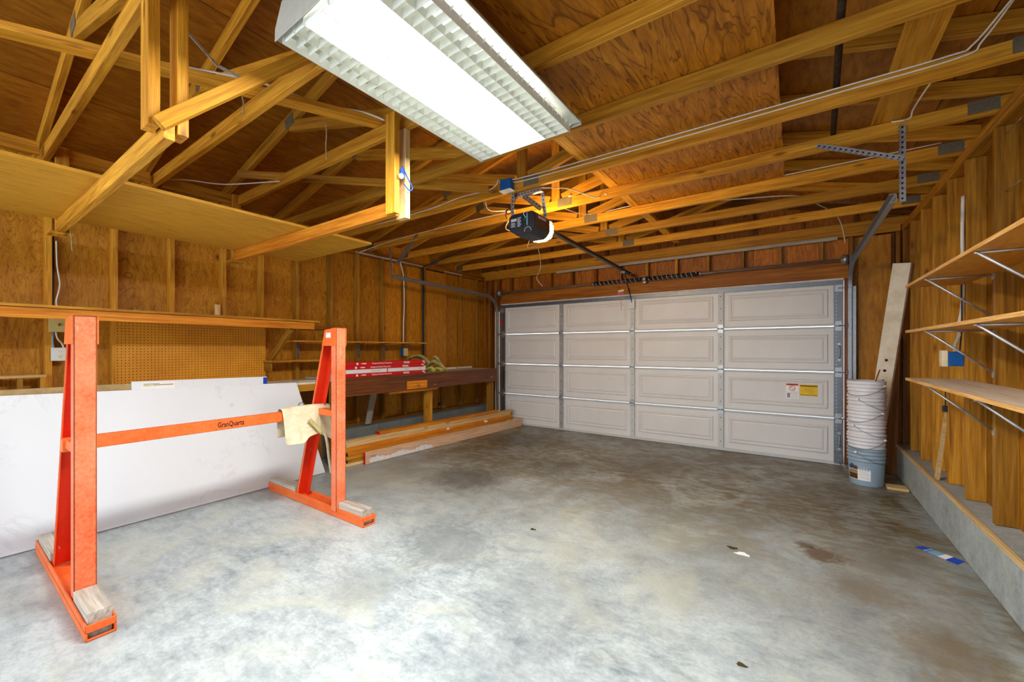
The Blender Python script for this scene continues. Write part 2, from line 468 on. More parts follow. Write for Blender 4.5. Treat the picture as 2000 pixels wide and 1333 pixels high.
# ------------------------------------------------------------------ dimensions
XL, XLs = -4.86, -4.95          # left studs, left sheathing
XR, XRs = .95, 1.045
YF = 6.06                        # front framing face
ZB = 2.70                        # underside of the truss chords
CX = -1.93                       # ridge
YB = -1.7                        # how far back the shell goes

# ------------------------------------------------------------------ setting
bm = bmesh.new(); bm_rng(bm, (-5.15, 1.3), (YB-1.5, 6.5), (-.1, 0))
tag(finish('floor', bm, FLOOR, origin=(0, 0, 0)), 'stained grey concrete garage floor', None, None, 'structure')

def struct(name, label):
    o = D.objects.new(name, None); o.empty_display_size = .1
    place(o, Matrix()); return tag(o, label, None, None, 'structure')

# left wall
bm = bmesh.new(); bm_rng(bm, (XLs-.012, XLs), (YB, 6.25), (.3, 2.868))
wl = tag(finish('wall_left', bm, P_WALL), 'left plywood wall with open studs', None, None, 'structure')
for y in [-1.48, -1.08, -.68, -.27, .135, .541, .925, 1.322, 1.752, 2.118, 2.512, 2.945, 3.33, 3.742, 4.15, 4.54, 5.0, 5.41, 5.86]:
    bx('stud', wl, (XLs, XL), (y, y+.038), (.342, 2.622), W_TRUSS if y < 2.2 else W_STUD)
bx('top_plate', wl, (XLs, XL), (YB, 6.15), (2.624, 2.66), W_STUDD)
bx('top_plate', wl, (XLs, XL), (YB, 6.15), (2.662, 2.698), W_STUDD)
bx('sill_plate', wl, (XLs, XL), (YB, 6.15), (.302, .34), W_STUDD)
bx('ledger_strip', wl, (XL+.001, XL+.02), (3.3, 4.5), (2.628, 2.652), W_GREY)
bx('ledger_strip', wl, (XL+.001, XL+.02), (5.0, 5.42), (2.628, 2.652), W_GREY)
bm = bmesh.new(); bm_rng(bm, (-5.02, -4.72), (YB, 6.3), (0, .3))
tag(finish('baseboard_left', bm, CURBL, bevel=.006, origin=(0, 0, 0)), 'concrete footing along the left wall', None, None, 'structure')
# plywood strip nailed over one stud bay
bx('wall_panel', wl, (XL+.001, XL+.013), (4.58, 5.03), (.99, 2.60), P_PANEL)

# right wall
bm = bmesh.new(); bm_rng(bm, (XRs, XRs+.012), (YB, 6.25), (.3, 2.878))
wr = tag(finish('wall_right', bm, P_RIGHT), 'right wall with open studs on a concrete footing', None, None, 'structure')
for y in [-1.35, -.94, -.53, -.12, .29, .7, 1.1, 1.5, 1.91, 2.32, 2.73, 3.13, 3.545, 4.03, 4.43, 4.84, 5.24, 5.66]:
    bx('stud', wr, (XR, XRs), (y, y+.038), (.312, 2.622), W_STUD)
bx('stud', wr, (XR, XRs), (6.02, 6.058), (.312, 2.622), W_STUDD)
bx('top_plate', wr, (XR, XRs), (YB, 6.15), (2.624, 2.66), W_STUD)
bx('top_plate', wr, (XR, XRs), (YB, 6.15), (2.662, 2.698), W_STUD)
for z in (2.57, 2.24):
    bm = bmesh.new(); bm_cyl(bm, (.99, 3.546, z), (.99, 3.34, z), .0022, 6); finish('nail', bm, GALV, wr)
# footing with a raised form board on its lip
bm = bmesh.new(); bm_rng(bm, (.88, 1.2), (YB, 6.3), (0, .31))
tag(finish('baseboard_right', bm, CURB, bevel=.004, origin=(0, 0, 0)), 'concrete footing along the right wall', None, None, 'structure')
cb = bpy.data.objects['baseboard_right']
bx('form_strip', cb, (.872, .895), (YB, 5.95), (.296, .322), W_PALE)

# front wall: header, cripples, side panels, gable
bm = bmesh.new()
bm_poly(bm, [(-4.97, YF+.09, 2.14), (1.07, YF+.09, 2.14), (1.07, YF+.09, 2.86), (CX, YF+.09, 3.62), (-4.97, YF+.09, 2.86)], (0, .012, 0))
bm_rng(bm, (-4.97, -4.41), (YF+.09, YF+.102), (0, 2.14)); bm_rng(bm, (.455, 1.07), (YF+.09, YF+.102), (0, 2.14))
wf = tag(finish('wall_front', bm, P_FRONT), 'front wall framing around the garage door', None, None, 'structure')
bx('header_beam', wf, (-4.47, .52), (6.035, YF+.088), (2.15, 2.385), W_HEADER)
for k in range(12):
    x = .23 - .4085*k
    bx('cripple_stud', wf, (x, x+.038), (YF, YF+.088), (2.387, 2.622), W_STUDD if k > 5 else W_STUD)
bx('top_plate', wf, (-4.85, .94), (YF-.0, YF+.088), (2.624, 2.66), W_TRUSS)
bx('top_plate', wf, (-4.85, .94), (YF-.0, YF+.088), (2.662, 2.698), W_TRUSS)
bx('nailing_strip', wf, (-3.3, .4), (YF-.022, YF-.001), (2.60, 2.64), W_GREY)
for x in (-4.455, -4.5, -4.68, -4.82): bx('stud', wf, (x-.038, x), (YF, YF+.088), (.0, 2.62 if x < -4.49 else 2.148), W_STUDD)
for x in (.46, .505, .70, .90): bx('stud', wf, (x, x+.038), (YF, YF+.088), (.0, 2.62 if x > .5 else 2.148), W_STUDD if x > .5 else W_BENCH)  # edge stud coloured darkest to stand in for the shaded gap beside the door
bx('wall_panel', wf, (.585, .86), (YF-.012, YF-.001), (.33, 2.60), P_PANEL)

# roof: one slab per slope
zr = lambda x: 2.80 + .089/math.cos(math.atan(.25)) + .25*((x+4.86) if x <= CX else (.95+.05-x)) + .002
bm = bmesh.new()
ridge = zr(CX)
for sx, xe in ((-1, -5.3), (1, 1.42)):
    ze = zr(xe)
    bm_poly(bm, [(xe, YB, ze), (CX, YB, ridge), (CX, YB, ridge+.014), (xe, YB, ze+.014)], (0, 6.5-YB, 0))
tag(finish('ceiling', bm, P_ROOF), 'underside of the plywood roof', None, None, 'structure')

# ------------------------------------------------------------------ roof trusses
def slope_pt(x, s): return 2.80 + .0445 + .25*((x+4.86) if s < 0 else (1.0-x))
def make_truss(y, label):
    t = thing('roof_truss', (CX, y, ZB), label, 'roof truss', 'roof trusses across the garage')
    yc = y
    board('bottom_chord', t, (-4.95, yc, ZB+.0445), (1.04, yc, ZB+.0445), .089, .038, W_TRUSS)
    board('top_chord', t, (-5.2, yc, slope_pt(-5.2, -1)), (CX, yc, slope_pt(CX, -1)), .089, .038, W_TRUSS)
    board('top_chord', t, (CX, yc, slope_pt(CX, 1)), (1.3, yc, slope_pt(1.3, 1)), .089, .038, W_TRUSS)
    board('king_post', t, (CX, yc, ZB+.09), (CX, yc, slope_pt(CX, -1)-.07), .089, .036, W_TRUSS, (1, 0, 0))
    for s in (-1, 1):
        xm = CX + s*1.45
        board('web', t, (CX+s*.07, yc, ZB+.10), (xm, yc, slope_pt(xm, s)-.06), .089, .036, W_TRUSS)
    def gus(x, z, w, h, rot=0):
        M = Matrix.Translation((x, yc-.0205, z)) @ Matrix.Rotation(rot, 4, 'Y')
        bm = bmesh.new(); bm_box(bm, (0, 0, 0), (w, .0016, h))
        me = D.meshes.new('gusset_plate'); bm.to_mesh(me); bm.free(); me.materials.append(GUSSET)
        place(D.objects.new('gusset_plate', me), M, t)
    gus(CX+.1, ZB+.055, .15, .08); gus(-4.84, ZB+.05, .15, .08); gus(.9, ZB+.055, .13, .075)
    for s in (-1, 1):
        xm = CX+s*1.45; gus(xm, slope_pt(xm, s)-.03, .13, .09, s*math.atan(.25))
    return t
def dup(root, dy, label):
    r = root.copy(); C.objects.link(r)
    r.matrix_basis = Matrix.Translation((0, dy, 0)) @ wm(root); WM[r.name] = r.matrix_basis.copy()
    r['label'] = label
    for ch in root.children:
        c = ch.copy(); C.objects.link(c); c.parent = r
    return r
t0 = make_truss(5.37, 'roof truss closest to the garage door, first in from the front wall')
for y, lab in [(4.76, 'second roof truss in from the garage door'), (4.15, 'third roof truss in from the garage door'),
               (3.54, 'fourth roof truss from the door, passing just beyond the opener motor'), (2.93, 'roof truss with white cables, carrying the blue box and the opener brackets'),
               (2.32, 'roof truss just past the far end of the fluorescent light'), (1.71, 'roof truss carrying the double wooden hanger beside the light'),
               (1.10, 'roof truss crossing above the middle of the fluorescent light'), (.50, 'nearest roof truss, carrying the tall front hanger of the plywood shelf')]:
    dup(t0, y-5.37, lab)
g = thing('gable_truss', (CX, 6.1, ZB), 'gable truss standing on the front wall above the garage door', 'roof truss')
board('bottom_chord', g, (-4.95, 6.1, ZB+.0445), (1.04, 6.1, ZB+.0445), .089, .038, W_TRUSS)
board('top_chord', g, (-5.2, 6.1, slope_pt(-5.2, -1)), (CX, 6.1, slope_pt(CX, -1)), .089, .038, W_STUDD)
board('top_chord', g, (CX, 6.1, slope_pt(CX, 1)), (1.3, 6.1, slope_pt(1.3, 1)), .089, .038, W_STUDD)
for k in range(-5, 6):
    x = CX + k*.5
    board('gable_stud', g, (x, 6.1, ZB+.09), (x, 6.1, slope_pt(x, -1 if x <= CX else 1)-.045), .038, .03, W_STUDD, (1, 0, 0))

# blocking between trusses above the shelf
for i, (a, b) in enumerate([(-.08, .46), (.54, 1.06), (1.14, 1.67)]):
    o = bx('blocking', None, (-4.40, -4.362), (a, b), (2.70, 2.789), W_TRUSS)
    tag(o, ['short wooden block left of the nearest truss, above the plywood shelf', 'short wooden block between the first two trusses above the plywood shelf', 'short wooden block between second and third trusses above the shelf'][i], 'block', 'blocking above the shelf')

# loose braces
o = board('diagonal_brace', None, (-3.12, -.03, 2.81), (-2.17, 1.82, 2.81), .038, .089, W_TRUSS)
tag(o, 'diagonal brace lying over the near trusses under a white cable', 'brace')
o = board('diagonal_brace', None, (-3.9, 1.52, 2.825), (-2.1, 2.68, 2.665), .064, .02, W_TRUSS)
tag(o, 'long thin wooden strip slung between trusses behind the double hanger', 'brace')
o = board('sway_brace', None, (-2.008, .51, 2.20), (-1.885, 1.10, 2.79), .05, .038, W_TRUSS, (0, 0, 1))
tag(o, 'pale brace rising from the front shelf hanger to the next truss', 'brace')
bm = bmesh.new()
bm_bar(bm, (-2.50, .74, 2.93), (-2.555, .9, 2.86), .016, .004); bm_bar(bm, (-2.556, .895, 2.862), (-2.513, 1.02, 2.83), .016, .004)
tag(finish('wood_sliver', bm, W_GREY), 'thin splintered wooden sliver hanging beside the front hanger', 'sliver')

# hanging plywood shelf
ps = thing('hanging_shelf', (-3.66, 1.0, 2.27), 'plywood shelf hung from the trusses by wooden hangers along the left wall', 'shelf')
bm = bmesh.new(); bm_rng(bm, (-4.28, -3.06), (-.2, 2.24), (2.252, 2.270))
sh = finish('shelf_panel', bm, [P_SHELF], ps)
sh.data.transform(Matrix.Rotation(-PI/2, 4, 'Z')); sh.matrix_basis = sh.matrix_basis @ Matrix.Rotation(PI/2, 4, 'Z')
for y in (.55, 1.665):
    board('cross_beam', ps, (-4.33, y, 2.206), (-2.03, y, 2.206), .089, .038, W_TRUSS if y < 1 else W_ORANGE)
    bx('hanger', ps, (-4.36, -4.332), (y-.02, y+.05), (2.15, 2.79), W_TRUSS)
    bx('hanger_cleat', ps, (-4.36, -4.24), (y-.06, y+.06), (2.142, 2.160), W_TRUSS)
for y, z in ((.505, 2.20), (.596, 2.195)): bx('hanger', ps, (-2.12, -2.03), (y-.02, y+.018), (z, 2.84), W_TRUSS)
bx('hanger', ps, (-2.057, -1.972), (1.605, 1.643), (2.155, 2.765), W_TRUSS)
bx('hanger', ps, (-2.057, -1.972), (1.687, 1.725) , (2.145, 2.698), W_PALE)

# plywood loft sheets above the chords
for i, (y0, y1) in enumerate([(-.75, 1.72), (1.73, 4.17)]):
    bm = bmesh.new(); bm_rng(bm, (-1.29, -.075), (y0, y1), (2.791, 2.807))
    o = finish('plywood_sheet', bm, P_LOFT)
    tag(o, ['figured plywood sheet lying on the trusses directly above the light', 'figured plywood sheet on the trusses right of the light, toward the door'][i], 'plywood sheet', 'plywood sheets on the trusses')
o = bx('edge_board', None, (-1.385, -1.296), (1.9, 5.9), (2.791, 2.829), W_TRUSS)
tag(o, 'long board on the trusses along the plywood sheet\'s left edge', 'board')
o = bx('loft_plank', None, (.405, .562), (2.05, 3.56), (2.791, 2.81), W_TRUSS)
tag(o, 'wide plank lying across trusses near the right wall', 'plank')
bm = bmesh.new(); bm_cyl(bm, (.15, 1.9, 2.83), (.212, 3.56, 2.807), .016, 12)
tag(finish('iron_pipe', bm, plain('rusty_pipe', lin(62, 48, 38), .7, .3, .4, .3, 30)), 'dark rusty pipe lying across the trusses beside the plank', 'pipe')

# ------------------------------------------------------------------ fluorescent light
fl = thing('fluorescent_light', (-1.33, 1.41, 2.69), 'lit white fluorescent fixture with louvers hanging under the roof trusses', 'light fixture')
x0, x1, y0, y1, zb, zt = -1.64, -1.02, .79, 2.03, 2.525, 2.688
bm = bmesh.new()
prof = [(x0-.03, zb+.02), (x0-.028, zb+.05), (x0+.02, zt-.03), (x0+.08, zt), (x1-.08, zt), (x1-.02, zt-.03), (x1+.045, zb+.075), (x1+.06, zb+.045)]
pv = []
for y in (y0, y1): pv.append([bm.verts.new((x, y, z)) for x, z in prof])
for k in range(len(prof)-1): bm.faces.new((pv[0][k], pv[0][k+1], pv[1][k+1], pv[1][k]))
bm.faces.new(pv[0]); bm.faces.new(pv[1][::-1])
bmesh.ops.recalc_face_normals(bm, faces=bm.faces[:])
h = finish('housing', bm, HOUSE, fl)
so = h.modifiers.new('s', 'SOLIDIFY'); so.thickness = .003; so.offset = 0
for y in (y0-.006, y1+.006):
    bm = bmesh.new(); bm_poly(bm, [(x0-.034, y, zb+.012), (x0-.03, y, zb+.06), (x0+.02, y, zt-.02), (x0+.08, y, zt+.002), (x1-.08, y, zt+.002), (x1-.01, y, zt-.02), (x1+.06, y, zb+.06), (x1+.064, y, zb+.03)], (0, .004 if y > 1 else -.004, 0))
    finish('end_plate', bm, HOUSE, fl, bevel=.003)
bm = bmesh.new()
nl = 27
for k in range(nl):
    y = y0 + .012 + (y1-y0-.024)*k/(nl-1)
    bm_poly(bm, [(x0+.01, y-.001, zb+.006), (x1-.01, y-.001, zb+.006), (x1+.012, y-.001, zb+.045), (x0-.012, y-.001, zb+.045)], (0, .002, 0))
for x in (x0, x0+.08, -1.49, -1.33, -1.17, x1-.08, x1):
    bm_rng(bm, (x-.001, x+.001), (y0+.005, y1-.005), (zb+(.006 if x not in (x0, x1) else 0), zb+(.10 if x in (-1.49, -1.17) else .042)))
finish('louver', bm, LOUV, fl)
for x in (-1.435, -1.365, -1.295, -1.225):
    bm = bmesh.new(); bm_cyl(bm, (x, y0+.03, zb+.085), (x, y1-.03, zb+.085), .0165, 12); finish('tube', bm, TUBE, fl)
bm = bmesh.new(); bm_rng(bm, (-1.42, -1.24), (y0+.02, y1-.02), (zb+.108, zb+.15)); finish('ballast_cover', bm, WHITE, fl, bevel=.01)

# ------------------------------------------------------------------ garage door
dl, dr, Hd = -4.40, .448, 2.13
gd = D.objects.new('door_1', None); place(gd, Matrix.Translation((CX-.04, 6.0, 0)))
tag(gd, 'closed white sectional garage door with raised panels', 'garage door', None, 'structure')
zs = [.0, .5375, 1.068, 1.60, 2.13]
xs_st = [dl+.045, -3.17, -1.985, -.81, dr-.045]
YD = 6.0
for si in range(4):
    z0, z1 = zs[si]+(.02 if si == 0 else .006), zs[si+1]-.006
    bm = bmesh.new()
    bm_rng(bm, (dl, dr), (YD+.004, YD+.03), (z0, z1))
    # raised field in each of four bays: groove ring then a raised bevelled plate (inside face)
    for b in range(4):
        xa, xb_ = xs_st[b]+.115, xs_st[b+1]-.115
        za, zb2 = z0+.115, z1-.115
        def ring(dx, y): return [bm.verts.new(p) for p in ((xa+dx, y, za+dx), (xb_-dx, y, za+dx), (xb_-dx, y, zb2-dx), (xa+dx, y, zb2-dx))]
        seq = [ring(-.024, YD+.0035), ring(-.012, YD-.007), ring(0, YD-.007), ring(.014, YD+.0032), ring(.034, YD-.006), ]
        for a_, b2 in zip(seq, seq[1:]):
            for k in range(4): bm.faces.new((a_[k], a_[(k+1) % 4], b2[(k+1) % 4], b2[k]))
        bm.faces.new(seq[-1])
    sec = finish('door_section', bm, DOORW, gd)
    bm_ = bmesh.new()
    # lips along section joints
    bm_rng(bm_, (dl+.03, dr-.03), (YD-.022, YD+.003), (z0-.004 if si else z0-.018, z0+.016))
    finish('section_rail', bm_, WHITEM, sec, bevel=.003)
    if si < 3:
        bm_ = bmesh.new(); bm_rng(bm_, (dl+.03, dr-.03), (YD-.018, YD+.003), (z1-.018, z1+.000)); finish('section_rail', bm_, WHITEM, sec, bevel=.003)
    for b, x in enumerate(xs_st):
        end = b in (0, 4)
        w = .042 if end else .032
        bm_ = bmesh.new(); bm_rng(bm_, (x-w, x+w), (YD-.026, YD-.0065), (z0+.008, z1-.002))
        if end:
            for k in range(12):
                zz = z0+.04+k*(z1-z0-.08)/11
                bm_cyl(bm_, (x-.018, YD-.026, zz), (x-.018, YD-.029, zz), .006, 8, mi=1)
        else:
            for zz in (z0+.1, (z0+z1)/2, z1-.1): bm_cyl(bm_, (x, YD-.026, zz), (x, YD-.0275, zz), .006, 8, mi=1)
        finish('stile', bm_, [GALVD if end else (GALVL if b == 1 else WHITEM), GALV if end else BLACK], sec, label='grey galvanised end stile' if end else None)
for z in zs[1:4]:
    for b, x in enumerate(xs_st):
        bm = bmesh.new()
        bm_rng(bm, (x-.03, x+.03), (YD-.031, YD-.027), (z-.055, z+.055)); bm_cyl(bm, (x-.04, YD-.034, z), (x+.04, YD-.034, z), .007, 8)
        for zz in (z-.035, z+.035): bm_cyl(bm, (x-.015, YD-.031, zz), (x-.015, YD-.036, zz), .006, 6)
        h = finish('hinge', bm, GALV, gd)
        if b in (0, 4):
            s = -1 if b == 0 else 1
            bm = bmesh.new(); bm_cyl(bm, (x, YD-.045, z), (x+s*.10, YD-.045, z), .006, 8); bm_cyl(bm, (x+s*.072, YD-.045, z), (x+s*.088, YD-.045, z), .021, 14)
            finish('roller', bm, GALVD, gd)
bm = bmesh.new()
bm_rng(bm, (dl, dr), (YD-.03, YD+.003), (2.075, 2.098)); bm_rng(bm, (dl, dr), (YD-.012, YD+.003), (2.098, 2.124)); bm_rng(bm, (dl, dr), (YD-.034, YD-.028), (2.098, 2.124))
finish('top_strut', bm, GALVD, gd)
bm = bmesh.new(); bm_rng(bm, (dl, dr), (YD-.012, YD+.034), (2.1305, 2.147)); finish('weather_strip', bm, RUBBER, gd)
bm = bmesh.new(); bm_rng(bm, (dl, dr), (YD-.004, YD+.03), (.001, .019)); finish('bottom_seal', bm, WHITEM, gd)
for x, s in ((dl+.045, -1), (dr-.045, 1)):
    bm = bmesh.new(); bm_rng(bm, (x-.04, x+.04), (YD-.034, YD-.028), (.02, .14)); bm_cyl(bm, (x, YD-.04, .035), (x+s*.1, YD-.04, .035), .006, 8); finish('bottom_bracket', bm, GALVD, gd)
    bm = bmesh.new(); bm_rng(bm, (x-.035, x+.035), (YD-.036, YD-.030), (1.99, 2.07)); bm_cyl(bm, (x, YD-.05, 2.03), (x+s*.1, YD-.05, 2.03), .006, 8); finish('top_bracket', bm, GALV, gd)
for z in (.28, 1.30):
    bm = bmesh.new(); bm_tube(bm, [(dr-.04, YD-.03, z-.07), (dr-.04, YD-.055, z-.055), (dr-.04, YD-.055, z+.055), (dr-.04, YD-.03, z+.07)], .007, 8, smooth=4)
    for zz in (z-.09, z+.09): bm_cyl(bm, (dr-.04, YD-.027, zz), (dr-.04, YD-.036, zz), .016, 10)
    finish('pull_handle', bm, GALV, gd, label='small steel pull handle')
bm = bmesh.new(); bm_rng(bm, (dl+.002, dl+.045), (YD-.034, YD-.0305), (1.775, 1.845)); finish('tension_tag', bm, REDINK, gd, label='small red tag')
# stickers
sw = bmesh.new(); bm_rng(sw, (-.098, .03), (YD-.0095, YD-.0065), (.733, .916)); ws = finish('warning_sticker', sw, WHITEP, gd, label='white warning sticker with red header')
def dtext(name, par, s, x, z, w, size, m): return text(name, par, s, size, mx((x, YD-.0105, z), (1, 0, 0), (0, 0, 1), (0, -1, 0)), m, w, .0003)
bm = bmesh.new(); bm_rng(bm, (-.096, .028), (YD-.0105, YD-.0093), (.893, .915)); finish('print', bm, ORGP, ws)
dtext('lettering', ws, 'WARNING', -.034, .9035, .085, .02, BLACK).location.y -= .0005
bm = bmesh.new()
for k in range(40):
    a = 2*PI*k/40
    bm_box(bm, (-.034+.028*math.cos(a), YD-.0099, .858+.028*math.sin(a)), (.0055, .001, .0055))
bm_bar(bm, (-.054, YD-.0099, .878), (-.014, YD-.0099, .838), .006, .001)
finish('print', bm, REDINK, ws)
bm = bmesh.new()
for k in range(7): bm_rng(bm, (-.085+(.0 if k % 2 else .04), .022), (YD-.0102, YD-.0094), (.818-k*.012, .8205-k*.012))
bm_rng(bm, (-.086, -.055), (YD-.0102, YD-.0094), (.745, .8)); finish('print', bm, GREYP, ws)
sw = bmesh.new(); bm_rng(sw, (.04, .213), (YD-.0095, YD-.0065), (.775, .909)); ys = finish('warning_sticker', sw, YELP, gd, label='yellow warning sticker')
bm = bmesh.new(); bm_rng(bm, (.044, .209), (YD-.0105, YD-.0093), (.886, .9)); bm_rng(bm, (.044, .209), (YD-.0105, YD-.0093), (.782, .788))
bm_rng(bm, (.095, .103), (YD-.0105, YD-.0093), (.845, .855)); finish('print', bm, plain('brown_ink', lin(96, 74, 16), .6), ys)
bm = bmesh.new()
for k in range(7): bm_rng(bm, (.112, .2-(k % 3)*.012), (YD-.0102, YD-.0094), (.869-k*.0115, .8715-k*.0115))
finish('print', bm, plain('ochre_ink', lin(170, 130, 20), .6), ys)

# tracks
def track(sx, x, ztop, label):
    t = thing('door_track', (x, 5.93, 0), label, 'door track', 'garage door tracks')
    R = .32
    path = [(x, 5.945, .01), (x, 5.945, ztop-R)]
    for k in range(1, 11):
        a = PI/2*k/10
        path.append((x, 5.945-R+R*math.cos(a), ztop-R+R*math.sin(a)))
    path.append((x, 3.5 if sx > 0 else 3.62, ztop+(.0 if sx > 0 else .04)))
    bm = bmesh.new()
    # C shaped channel, open toward the door
    pr = [(0.028, -.026), (0.0, -.026), (-.006, -.02), (-.006, .02), (0.0, .026), (.028, .026)]
    rows = []
    P = [Vector(p) for p in path]
    for i, p in enumerate(P):
        d = (P[min(i+1, len(P)-1)] - P[max(i-1, 0)]).normalized()
        nrm = Vector((1, 0, 0)).cross(d)
        rows.append([bm.verts.new(p + Vector((-sx*a, 0, 0)) + nrm*b) for a, b in pr])
    for a, b in zip(rows, rows[1:]):
        for k in range(len(pr)-1): bm.faces.new((a[k], a[k+1], b[k+1], b[k]))
    o = finish('track_channel', bm, GALV, t)
    m = o.modifiers.new('s', 'SOLIDIFY'); m.thickness = .003
    bm = bmesh.new(); bm_rng(bm, (x+sx*.008, x+sx*.04), (5.94, 6.03), (.05, ztop-.25)); finish('jamb_bracket', bm, GALV if sx > 0 else WHITEM, t)
    return t
def angle_bar(name, par, p0, p1, w=.032, up=(0, 0, 1)):
    p0 = Vector(p0); p1 = Vector(p1); L = (p1-p0).length
    M = Matrix.Translation(p0) @ frame(p1-p0, up)
    bm = bmesh.new()
    bm_box(bm, (L/2, 0, 0), (L, .0025, w)); bm_box(bm, (L/2, w/2, -w/2), (L, w, .0025))
    k = 0; x = .02
    while x < L-.01:
        bm_box(bm, (x, -.0015, 0), (.012, .001, .009), mi=1); bm_box(bm, (x, w/2+.002, -w/2-.0015), (.012, .009, .001), mi=1)
        bm_box(bm, (x, .0015, 0), (.012, .001, .009), mi=1); bm_box(bm, (x, w/2+.002, -w/2+.0015), (.012, .009, .001), mi=1)
        x += .032
    me = D.meshes.new(name); bm.to_mesh(me); bm.free(); me.materials.append(PERF); me.materials.append(BLACK)
    return place(D.objects.new(name, me), M, par)
tl = track(-1, -4.465, 2.27, 'left garage door track curving up beside the workbench')
angle_bar('track_hanger', tl, (-4.5, 3.62, 2.29), (-4.5, 3.58, 2.80))
angle_bar('track_hanger', tl, (-4.47, 3.66, 2.50), (-3.88, 3.50, 2.76))
tr = track(1, .515, 2.29, 'right garage door track rising above the bucket stack')
angle_bar('track_hanger', tr, (.55, 3.5, 2.26), (.55, 3.5, 2.74), up=(1, 0, 0))
angle_bar('track_hanger', tr, (.55, 3.47, 2.52), (.12, 3.505, 2.735))

# torsion shaft
ts = thing('torsion_spring_shaft', (CX, 5.93, 2.345), 'steel torsion shaft with black springs above the garage door', 'torsion shaft')
bm = bmesh.new(); bm_cyl(bm, (-4.42, 5.93, 2.345), (.49, 5.93, 2.345), .013, 12); finish('shaft', bm, GALV, ts)
for a, b in ((-2.564, -1.83), (-1.76, -1.067)):
    bm = bmesh.new(); bm_cyl(bm, (a, 5.93, 2.345), (b, 5.93, 2.345), .026, 14)
    nw = 46
    pts = [(a+(b-a)*i/(nw*8), 5.93+.027*math.cos(2*PI*i/8), 2.345+.027*math.sin(2*PI*i/8)) for i in range(nw*8+1)]
    bm_tube(bm, pts, .004, 4, smooth=0)
    s = finish('spring', bm, STEELBLK, ts)
    bm = bmesh.new()
    bm_tube(bm, [(a+(b-a)*(.04+.92*i/(10*16)), 5.93-.0305*math.cos(2*PI*i/16), 2.345-.0305*math.sin(2*PI*i/16)) for i in range(10*16+1)], .0022, 5, smooth=0)
    finish('painted_stripe', bm, WHITEP, s)
for x in (-2.58, -1.05):
    bm = bmesh.new(); bm_cyl(bm, (x-.012, 5.93, 2.345), (x+.012, 5.93, 2.345), .03, 14); finish('winding_cone', bm, GALV, ts)
bm = bmesh.new(); bm_rng(bm, (-1.81, -1.775), (5.925, 6.034), (2.29, 2.39)); bm_cyl(bm, (-1.82, 5.93, 2.345), (-1.765, 5.93, 2.345), .04, 14); finish('centre_bracket', bm, GALV, ts)
for x in (-4.40, .46):
    bm = bmesh.new(); bm_cyl(bm, (x-.025, 5.93, 2.345), (x+.025, 5.93, 2.345), .052, 20); bm_cyl(bm, (x-.04, 5.93, 2.345), (x+.04, 5.93, 2.345), .03, 14); finish('cable_drum', bm, GALV, ts)
    bm = bmesh.new(); bm_rng(bm, (x+(-.045 if x < 0 else .035), x+(-.035 if x < 0 else .045)), (5.9, 6.034), (2.25, 2.40)); finish('end_bearing_plate', bm, GALVD, ts)

# ------------------------------------------------------------------ opener
op = thing('garage_door_opener', (-1.97, 3.15, 2.45), 'black garage door opener with glowing lens hung below the trusses', 'garage door opener')
ox0, ox1, oy0, oy1, oz0, oz1 = -2.11, -1.83, 2.98, 3.24, 2.335, 2.53
bm = bmesh.new()
bm_poly(bm, [(ox0, oy0, oz1-.03), (ox0+.03, oy0, oz1), (ox1-.03, oy0, oz1), (ox1, oy0, oz1-.03), (ox1, oy0, oz0+.05), (ox1-.05, oy0, oz0), (ox0+.09, oy0, oz0), (ox0, oy0, oz0+.06)], (0, oy1-oy0, 0))
finish('housing', bm, BLACKP, op, bevel=.008, segs=2)
bm = bmesh.new()
pr = [(ox0+.01, oz1-.04), (ox0+.04, oz1-.008), (ox1-.04, oz1-.008), (ox1-.004, oz1-.04), (ox1-.004, oz0+.05), (ox1-.05, oz0+.004), (ox0+.09, oz0+.004), (ox0+.01, oz0+.06)]
bm_poly(bm, [(x, oy1+.001, z) for x, z in pr], (0, .085, 0))
finish('light_lens', bm, LENS, op, bevel=.02, segs=3, label='glowing warm white light lens')
bm = bmesh.new(); bm_rng(bm, (ox0+.02, -1.955), (oy0-.003, oy0+.001), (2.40, 2.50)); lb = finish('label_plate', bm, plain('label_navy', lin(30, 36, 52), .5), op)
bm = bmesh.new()
bm_rng(bm, (ox0+.03, ox0+.09), (oy0-.0045, oy0-.0028), (2.462, 2.486))
for k in range(4): bm_rng(bm, (ox0+.03, ox0+.07+.01*(k % 2)), (oy0-.0045, oy0-.0028), (2.447-k*.011, 2.452-k*.011))
for k in range(9): bm_rng(bm, (ox0+.098, ox0+.14-.006*(k % 3)), (oy0-.0045, oy0-.0028), (2.486-k*.0095, 2.49-k*.0095))
finish('print', bm, plain('pale_print', lin(196, 204, 206), .6), lb)
bm = bmesh.new(); bm_rng(bm, (-1.95, -1.915), (oy0-.004, oy0+.001), (2.43, 2.505)); finish('wire_port', bm, plain('dark_green', lin(16, 40, 30), .5), op)
bm = bmesh.new(); bm_rng(bm, (-1.912, -1.905), (oy0-.008, oy0+.001), (2.41, 2.515)); finish('antenna_strip', bm, LBLUE, op)
bm = bmesh.new(); bm_tube(bm, [(-1.935, oy0-.003, 2.535), (-1.94, oy0-.012, 2.51), (-1.93, oy0-.012, 2.49), (-1.92, oy0-.004, 2.475)], .0025, 6); bm_tube(bm, [(-1.945, oy0-.005, 2.47), (-1.93, oy0-.014, 2.465), (-1.92, oy0-.006, 2.45)], .0025, 6, mi=1)
finish('bell_wire', bm, [WHITEP, GREENP], op)
bm = bmesh.new()
for k in range(24):
    a = PI*k/23
    bm_box(bm, (-1.905+.034*math.cos(a), oy0-.001, 2.36+.034*math.sin(a)), (.005, .003, .005))
finish('terminal_ring', bm, GREYP, op)
